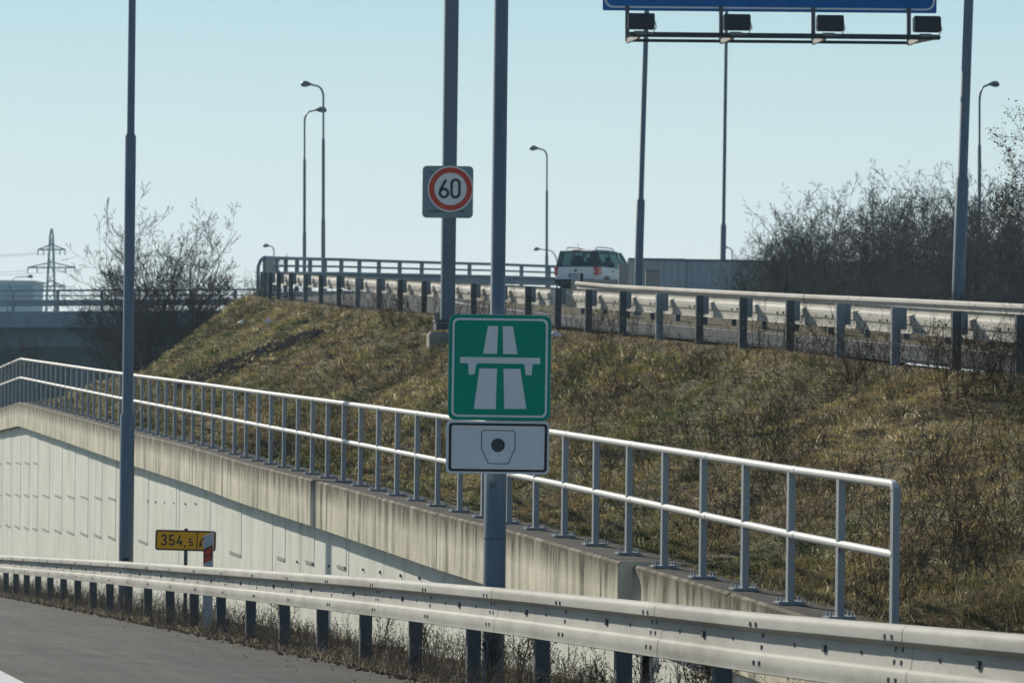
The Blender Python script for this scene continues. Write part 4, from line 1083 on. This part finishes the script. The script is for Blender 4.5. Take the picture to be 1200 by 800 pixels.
shrub_proto('b', seed=2, h=3.3, spread=.75, stems=17, kids=7, col=BR, stemr=.025, leaf=(1,.035,dry,.06), minr=.0055, wob=.09, kl=.42)
shrub_proto('c', seed=3, h=3.9, spread=.42, stems=15, kids=7, col=(.12,.12,.118), stemr=.03, minr=.0055, wob=.07, kl=.42)
shrub_proto('l', seed=5, h=5.4, spread=.56, stems=13, kids=6, col=(.07,.06,.065), stemr=.035, kl=.40, minr=.006, wob=.08)
shrub_proto('m', seed=6, h=4.2, spread=1.0, stems=18, kids=8, col=(.10,.08,.078), stemr=.035, kl=.5, minr=.006)
shrub_proto('s', seed=8, h=1.0, spread=.7, stems=10, kids=6, maxlev=2, col=(.09,.065,.045), stemr=.010, kl=.5, minr=.0028)
# left cluster by the end of the embankment
for key, px, py, Y, s, rz_, lab in (
    ('l', 160, 446, 97, .98, .3, 'tall bare shrub with sparse upright branches behind the left lamp pole'),
    ('l', 214, 446, 99, .93, 2.4, 'tall bare shrub spreading right beside the end of the grass slope'),
    ('m', 182, 450, 95, .92, 1.2, 'dense dark reddish shrub low between the two tall bare shrubs'),
    ('m', 150, 456, 101, .74, 4.0, 'dark thorny shrub reaching left below the far bridge railing'),
    ('m', 236, 432, 93, .74, 5.1, 'low dark shrub against the lit edge of the grass slope')):
    shrub(key, 'bare_shrub', at(px, py, Y), s, rz_, lab)
shrub('s', 'bare_sapling', at(32, 428, 92)+Vector((0,0,-.3)), 1.35, 1, 'small pale leafless sapling below the far bridge at left', 'sapling')
# thicket at right
thk = []
def thicket(px, Y, H, key, lab='bare brown shrub in the dense thicket behind the far guardrail', grp='shrubs of the thicket'):
    b = at(px, 350, Y); z = zF(min(Y, 80))-.1; s = H/4.9
    shrub(key, 'bare_shrub', (b.x, Y, z), s, random.random()*6.28, lab, 'shrub', grp if grp else None)
for px, Y, H, key in ((905,84,2.7,'b'),(928,80,2.9,'a'),(950,76,3.3,'c'),(980,73,3.3,'a'),(1005,70,3.3,'b'),(1030,76,3.9,'c'),(1060,67,3.2,'a'),(1085,74,3.8,'b'),(1105,65,3.1,'b'),(1130,70,3.6,'c'),(1150,62,3.1,'a'),(1175,68,3.7,'b'),(1200,60,3.2,'b'),(1225,66,3.9,'c'),
                      (960,88,3.3,'b'),(1010,86,4.0,'a'),(1055,88,4.3,'b'),(1100,85,4.2,'a'),(1150,84,4.3,'b'),(1195,84,4.6,'a'),(1245,62,3.6,'a'),(1260,75,4.2,'b'),
                      (970,66,1.7,'b'),(1015,63,1.8,'a'),(1060,60,1.8,'b'),(1140,57,1.7,'b'),(1185,54,1.7,'a')):
    thicket(px, Y, H, key)
for px, Y, H, key in ((915,78,2.6,'c'),(935,90,3.6,'b'),(895,92,2.6,'a')): thicket(px, Y, H, key)
thicket(870, 88, 2.1, 'b', 'lowest shrub at the left end of the thicket, leaning over the grey barrier', None)
# tree with seed pods at the right edge
shrub_proto('t', seed=21, h=6.2, spread=.55, stems=4, kids=8, col=(.06,.05,.045), stemr=.09, kl=.5, minr=.006, leaf=(4,.08,[(.10,.08,.045),(.06,.055,.035),(.13,.10,.05)],.16))
shrub('t', 'pod_tree', (at(1262, 350, 64).x, 64, zF(64)-.1), .60, 1.0, 'tree with clinging brown seed pods at the right edge above the thicket', 'tree')
shrub_proto('p', seed=23, h=3.6, spread=.12, stems=1, kids=16, maxlev=1, col=(.06,.05,.045), stemr=.04, kl=.24, minr=.006)
shrub('p', 'bare_sapling', (at(1146, 350, 78).x, 78, at(1146, 290, 78).z-1.6), 1.15, 1.0, 'slim conical bare sapling poking above the thicket beside the curved lamp', 'sapling')

# grass on the slope --------------------------------------------------------
def grass(name, P, n_bl, hgt, wid, cols, lean, r_, parent=None, jit=.10):
    n = len(P); N_ = n*n_bl
    P = np.repeat(P, n_bl, 0); h = np.repeat(hgt, n_bl)*(.5+.9*r_.random(N_)); w = np.repeat(wid, n_bl)*(.7+.6*r_.random(N_)); C = np.repeat(cols, n_bl, 0)*(.65+.7*r_.random((N_, 1)))
    az = r_.random(N_)*2*math.pi; tl = .25+.9*r_.random(N_)
    d = np.stack([np.cos(az)*tl, np.sin(az)*tl, np.ones(N_)], 1) + np.repeat(lean, n_bl, 0); d /= np.linalg.norm(d, axis=1, keepdims=True)
    base = P+np.stack([r_.normal(0, jit, N_), r_.normal(0, jit, N_), np.full(N_, -.02)], 1)
    sd = np.stack([-np.sin(az+r_.normal(0,.8,N_)), np.cos(az+r_.normal(0,.8,N_)), np.zeros(N_)], 1)
    mid = base+d*(h*.55)[:, None]; d2 = d+np.stack([np.cos(az)*.7, np.sin(az)*.7, np.full(N_, -.55)], 1); tip = mid+d2/np.linalg.norm(d2, axis=1, keepdims=True)*(h*.5)[:, None]
    W_ = sd*w[:, None]
    V = np.stack([base-W_*.5, base+W_*.5, mid+W_*.42, mid-W_*.42, tip+W_*.08, tip-W_*.08], 1).reshape(-1, 3)
    i = np.arange(N_)[:, None]*6; Fa = np.concatenate([i+np.array([[0,1,2,3]]), i+np.array([[3,2,4,5]])])
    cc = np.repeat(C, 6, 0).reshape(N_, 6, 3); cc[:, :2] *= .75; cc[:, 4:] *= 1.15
    return bulk(name, V, Fa, ['plant'], np.clip(cc.reshape(-1, 3), 0, 1), parent)
NT = 72000
# stations density ~ 1/depth: sample u with weight
ycs = SRA[:, 2, 1]; wts = 1/np.maximum(ycs, 15)**1.05; wts[ycs > 96] *= .1; wts[ycs < 16] = 0; wts /= wts.sum()
u = rng.choice(len(SR), NT, p=wts)+rng.random(NT); v = rng.random(NT)**1.0*1.02; v = np.clip(v, .012, .985)
Pg = slope_pt(u, v); d_ = Pg[:, 1]
pn = fbm(Pg[:,0]*.8+3, Pg[:,1]*.55+8, 4); p2 = fbm(Pg[:,0]*2.1+31, Pg[:,1]*1.6+2, 3); p3 = fbm(Pg[:,0]*.35+50, Pg[:,1]*.22+20, 3)
pal = np.array([(.15,.19,.075),(.27,.26,.11),(.42,.36,.22),(.31,.25,.16),(.15,.12,.095),(.70,.64,.49),(.52,.44,.18)])
idx = np.select([pn+p2*.5 < .62, pn+p2*.5 < .74, pn+p2*.5 < .88], [0, 1, 2], 3)
rr = rng.random(NT); idx = np.where(rr < .10, 4, idx); idx = np.where(rr > .93, 5, idx); idx = np.where((rr > .90) & (rr <= .93), 6, idx); idx = np.where((rr > .1) & (rr < .32), rng.integers(0, 4, NT), idx)
idx = np.where((v > .93), 3, idx)
col = pal[idx]*(.22+1.12*fbm(Pg[:,0]*.5+7, Pg[:,1]*.3+1, 4))[:, None]*(.8+.4*rng.random((NT, 1)))
far = np.clip((d_-25)/60, 0, 1)
h = (.035+.125*p2+.10*np.clip(p3-.55,0,1))*(1+.35*far)*np.where(idx == 5, 1.25, 1)*(1-.35*(v > .93)); w = .0075+.018*far
flat = (rng.random(NT) < .30+.5*(p3 > .5))[:, None]
lean = np.stack([-.25+.9*(pn-.5), -.35+.8*(p2-.5), np.full(NT, .0)], 1)*1.3
lean = np.where(flat, lean+np.stack([-.9+.8*(p3-.5)*4, -.9*np.ones(NT), -.55*np.ones(NT)], 1), lean)
col = col*np.array([1.10,1.06,.88])*np.where(flat, 1.18, .95)
g1 = grass('slope_grass', Pg, 9, h, w, col, lean, rng, jit=.07)
tag(g1, 'rough dry olive and straw grass covering the embankment slope', 'grass', kind='stuff')

# dead weeds: thin branching stalks --------------------------------------------
def weeds(P, hs, col, r_, rad=.0032, kids=3, S=None, lean=.18, tipc=True):
    S = S or Seg(); col = np.array(col)
    for p, h in zip(P, hs):
        d = nrm(np.array([r_.normal(0, lean), r_.normal(0, lean), 1.])); q = np.array(p); st = h/4; c0 = col*(.6+.8*r_.random())
        for i in range(4):
            d = nrm(d+r_.normal(0, .12, 3)); q2 = q+d*st; S.add(q, q2, rad*(1-.15*i), rad*(.85-.15*i), c0)
            if i > 0:
                for _ in range(kids):
                    dd = nrm(d+r_.normal(0, .55, 3)); L_ = st*(.5+r_.random()*.9); e = q2+dd*L_; S.add(q2, e, rad*.6, rad*.4, c0)
                    if tipc:
                        for _ in range(2): S.add(e, e+nrm(dd+r_.normal(0,.6,3))*.018, rad*1.0, rad*.5, c0*1.2)
            q = q2
    return S
# verge weeds: between the front rail and the wall
S = Seg()
n = 3600; yv = 13+ (62)*rng.random(n)**1.25; cv = 5.50+1.9*rng.random(n)**1.4
Pv = np.array([tuple(L(c, y, verge_z(y, c))) for y, c in zip(yv, cv)])
cl = fbm(yv*.7, cv*1.5, 3)
hv = np.where(cv < 5.8, .06, .10)+.42*np.clip(cl-.28, 0, 1)*(cv > 5.62)+.08*rng.random(n); 
weeds(Pv, hv, (.20,.165,.125), rng, .0026, 2, S)
for px, c_, hh in ((575,6.0,.50),(576,6.05,.46),(700,6.2,.35),(612,6.3,.55),(640,6.6,.6),(760,7.0,.5),(800,6.6,.55),(830,7.2,.5),(330,6.6,.5),(500,6.3,.5),(450,7.0,.6),(845,6.4,.6)):
    for _ in range(6):
        p = W(px+rng.normal(0,4), 700, c_+.05*rng.normal()); z = verge_z(p.y, c_); weeds([(p.x, p.y, z)], [hh*.85*(.8+.4*rng.random())], (.11,.075,.05), rng, .004, 4, S, .08)
tag(S.mesh('verge_weeds', mats=('plant',)), 'dead brown weeds growing under the nearest guardrail against the wall', 'weeds', kind='stuff')
n = 9000; yv = 13+62*rng.random(n)**1.2; cv = 5.40+2.6*rng.random(n)**1.3
Pv = np.array([tuple(L(c, y, verge_z(y, c))) for y, c in zip(yv, cv)]); palv = np.array([(.36,.31,.22),(.20,.165,.12),(.50,.43,.32),(.13,.115,.085)])
g2 = grass('verge_grass', Pv, 7, .05+.13*fbm(yv*.8, cv, 3)*(cv > 5.55)+.01, np.full(n, .006)+.006*(yv > 30), palv[rng.integers(0, 4, n)]*.8, np.zeros((n, 3)), rng, jit=.06)
tag(g2, 'matted straw coloured dead grass along the edge of the shoulder', 'grass', kind='stuff')
# crumbs of soil and gravel at the asphalt edge
n = 2600; yv = 13+70*rng.random(n)**1.3; cv = 5.40+rng.normal(0, .05, n)-.9*rng.random(n)**7
S3 = []; Fc = []
tet = np.array([(1,0,-.4),(-.6,.8,-.4),(-.5,-.9,-.4),(.1,0,.8)]); tf = [(0,1,3),(1,2,3),(2,0,3)]
for k in range(n):
    s_ = (.006+.022*rng.random()**3)*(1 if cv[k] > 5.28 else .42); b = L(cv[k], yv[k], road_z(yv[k])+s_*.3); R3 = rng.random()*6.28; ca, sa = math.cos(R3), math.sin(R3)
    for t in tet: S3.append((b.x+s_*(t[0]*ca-t[1]*sa)*1.3, b.y+s_*(t[0]*sa+t[1]*ca), b.z+s_*t[2]*.8))
    Fc += [(4*k+a, 4*k+b_, 4*k+c_) for a, b_, c_ in tf]
gv = bulk('edge_gravel', np.array(S3), np.array(Fc), ['plant'], np.repeat(np.array([(.07,.058,.045)])*(.5+rng.random((n,1))), 4, 0)); tag(gv, 'crumbs of soil and gravel along the asphalt edge', 'gravel', kind='stuff')

# weeds on the slope and along the ramp guardrail
S = Seg()
n = 900; ui = rng.choice(len(SR), n, p=wts)+rng.random(n); vi = .955+.03*rng.random(n); Pw = slope_pt(ui, vi)
cl = fbm(Pw[:,1]*.35+4, Pw[:,0]*.2, 3); keep = cl+.35*rng.random(n) > .58; Pw = Pw[keep]
weeds(Pw, .22+.50*rng.random(len(Pw))**1.6, (.15,.12,.095), rng, .0036, 3, S)
n = 6500; ui = rng.choice(len(SR), n, p=wts)+rng.random(n); vi = rng.random(n); Pw = slope_pt(ui, vi)
cl = fbm(Pw[:,1]*.45+14, Pw[:,0]*.5+7, 3); Pw = Pw[cl+.12*rng.random(n) > .60]
weeds(Pw, .20+.45*rng.random(len(Pw))**1.5, (.11,.09,.07), rng, .0036, 3, S, .5)
# drain line litter strip
for k in range(260):
    f = rng.random(); px_, py_ = 205+165*f, 452-62*f
    # nearest slope point along that line of the slope: station ~ 55..80
    pass
tag(S.mesh('slope_weeds', mats=('plant',)), 'dead twiggy weeds scattered over the slope and below the ramp guardrail', 'weeds', kind='stuff')
# gravel-filled drain running diagonally down the slope
tri = [(W_ := None)]
from mathutils.bvhtree import BVHTree
bvh = BVHTree.FromPolygons([tuple(q) for q in P.reshape(-1, 3)], [tuple(f) for f in (lambda i: np.stack([i[:-1,:-1], i[:-1,1:], i[1:,1:], i[1:,:-1]], -1).reshape(-1, 4))(np.arange(nu*nv).reshape(nu, nv))])
def hit(px, py):
    r = bvh.ray_cast(Vector((0,0,0)), ray(px, py).normalized()); return r[0]
n = 0; V3 = []; F3 = []; C3 = []
for k in range(2200):
    f = rng.random(); p = hit(214+158*f+rng.normal(0, 4), 452-60*f+rng.normal(0, 3.2-1.8*f))
    if p is None: continue
    s_ = .04+.07*rng.random(); R3 = rng.random()*6.28; ca, sa = math.cos(R3), math.sin(R3)
    for t in tet: V3.append((p.x+s_*(t[0]*ca-t[1]*sa)*1.4, p.y+s_*(t[0]*sa+t[1]*ca), p.z+.05+s_*t[2]))
    F3 += [(4*n+a, 4*n+b_, 4*n+c_) for a, b_, c_ in tf]; C3 += [np.array((.05,.045,.05))*(.5+rng.random())]*4; n += 1
tag(bulk('stone_drain', np.array(V3), np.array(F3), ['plant'], np.array(C3)), 'strip of dark broken stones running diagonally across the slope', 'stones', kind='stuff')
# distinct twiggy plants on the slope
for px, py, s, lab in ((466,380,.75,'small bare bush on the slope left of the mast footing'),(455,384,.6,'low brown bush on the slope below the ramp guardrail, left of the footing'),
                       (1118,470,.80,'bare sapling leaning over on the slope left of the right edge'),(1180,455,.75,'dense dark bush right below the ramp guardrail near the right edge'),(1150,450,.65,'brown bush below the ramp guardrail beside the rightmost posts'),
                       (1000,448,.6,'dark twiggy plant on the upper slope above the railing end'),(820,445,.55,'dead stalky plant high on the slope under the middle posts'),(600,405,.6,'twiggy plant right behind the green sign'),(700,400,.5,'twiggy plant between ramp posts right of the green sign'),
                       (1085,560,.55,'dark tangle of twigs on the slope right of the railing end'),(1130,640,.6,'fallen twiggy plant low on the slope at right')):
    p = hit(px, py)
    if p is None: print('MISS', px, py); continue
    shrub('s', 'dry_bush', p, s, random.random()*6, lab, 'bush')
# litter
for px, py, lab in ((314,381.5,'crumpled white plastic litter on the slope at the upper left'),(285,383,'small pale scrap of litter on the slope beside the left shrubs'),(650,400,'small white scrap lying on the slope just right of the green sign')):
    p = hit(px, py)
    if p is None: print('MISS L', px, py); continue
    mb = MB().use('litter'); r_ = random.Random(px); ring1 = [Vector((math.cos(a)*.16*(.6+r_.random()*.6), math.sin(a)*.12*(.6+r_.random()*.6), .02+r_.random()*.06)) for a in np.linspace(0, 6.28, 9)[:-1]]
    for k in range(8): mb.face([p+ring1[k]+Vector((0,0,.04)), p+ring1[(k+1)%8]+Vector((0,0,.04)), p+Vector((.02,0,.19))])
    mb.face([p+q+Vector((0,0,.04)) for q in ring1[::-1]])
    tag(mb.build('plastic_litter', origin=p), lab, 'litter')

# ------------------------------------------------------------------ light
AZ = R_(-37); EL = R_(29)          # azimuth measured from +Y towards +X
sd = Vector((math.sin(AZ)*math.cos(EL), math.cos(AZ)*math.cos(EL), math.sin(EL)))
sl = bpy.data.lights.new('sun', 'SUN'); sl.energy = 5.0; sl.angle = R_(.53); sl.color = (1.0, .93, .80)
so = bpy.data.objects.new('sun', sl); COL.objects.link(so); so.rotation_euler = sd.to_track_quat('Z', 'Y').to_euler(); so.location = (-40, 60, 50)
w = bpy.data.worlds.new('World'); scene.world = w; w.use_nodes = True; t = w.node_tree; N = t.nodes; KK = t.links
bg = N['Background']; sky = N.new('ShaderNodeTexSky'); sky.sky_type = 'NISHITA'; sky.sun_disc = False; sky.sun_elevation = EL; sky.sun_rotation = AZ; sky.air_density = 1.0; sky.dust_density = .6; sky.ozone_density = 2.0
ST_ = .10
# haze band near the horizon, by elevation of the sky direction
tc = N.new('ShaderNodeTexCoord'); sx = N.new('ShaderNodeSeparateXYZ'); KK.new(tc.outputs['Generated'], sx.inputs[0])
rp = N.new('ShaderNodeValToRGB'); e = rp.color_ramp.elements
e[0].position = 0.0; e[0].color = (.72,.815,.835,1); e[1].position = .135; e[1].color = (.425,.665,.76,1)
q = rp.color_ramp.elements.new(.03); q.color = (.68,.795,.82,1); q = rp.color_ramp.elements.new(.075); q.color = (.60,.765,.80,1)
KK.new(sx.outputs[2], rp.inputs[0])
sc_ = N.new('ShaderNodeMixRGB'); sc_.blend_type = 'MULTIPLY'; sc_.inputs[0].default_value = 1; sc_.inputs[2].default_value = (1/ST_, 1/ST_, 1/ST_, 1); KK.new(rp.outputs[0], sc_.inputs[1])
mr = N.new('ShaderNodeMapRange'); mr.inputs['From Min'].default_value = .13; mr.inputs['From Max'].default_value = .17; mr.inputs['To Min'].default_value = 0; mr.inputs['To Max'].default_value = 1; KK.new(sx.outputs[2], mr.inputs[0])
mx = N.new('ShaderNodeMixRGB'); KK.new(mr.outputs[0], mx.inputs[0]); KK.new(sc_.outputs[0], mx.inputs[1]); KK.new(sky.outputs[0], mx.inputs[2])
KK.new(mx.outputs[0], bg.inputs[0]); bg.inputs[1].default_value = ST_
hz = bpy.data.materials.new('morning_haze'); hz.use_nodes = True; hn = hz.node_tree; hn.nodes.clear()
ho = hn.nodes.new('ShaderNodeOutputMaterial'); hv_ = hn.nodes.new('ShaderNodeVolumeScatter'); hv_.inputs['Density'].default_value = .00032; hv_.inputs['Anisotropy'].default_value = .35; hv_.inputs['Color'].default_value = (.50,.80,1,1)
hn.links.new(hv_.outputs[0], ho.inputs['Volume']); MT['haze'] = hz
mb = MB().use('haze'); mb.box((0, 190, 15), (420, 400, 60)); struct(mb.build('haze'))
scene.cycles.volume_bounces = 0
scene.view_settings.view_transform = 'Standard'; scene.view_settings.look = 'None'; scene.view_settings.exposure = 0; scene.view_settings.gamma = 1
scene.render.engine = 'CYCLES'; scene.cycles.max_bounces = 6; scene.cycles.transparent_max_bounces = 16
bpy.data.meshes.remove(G)
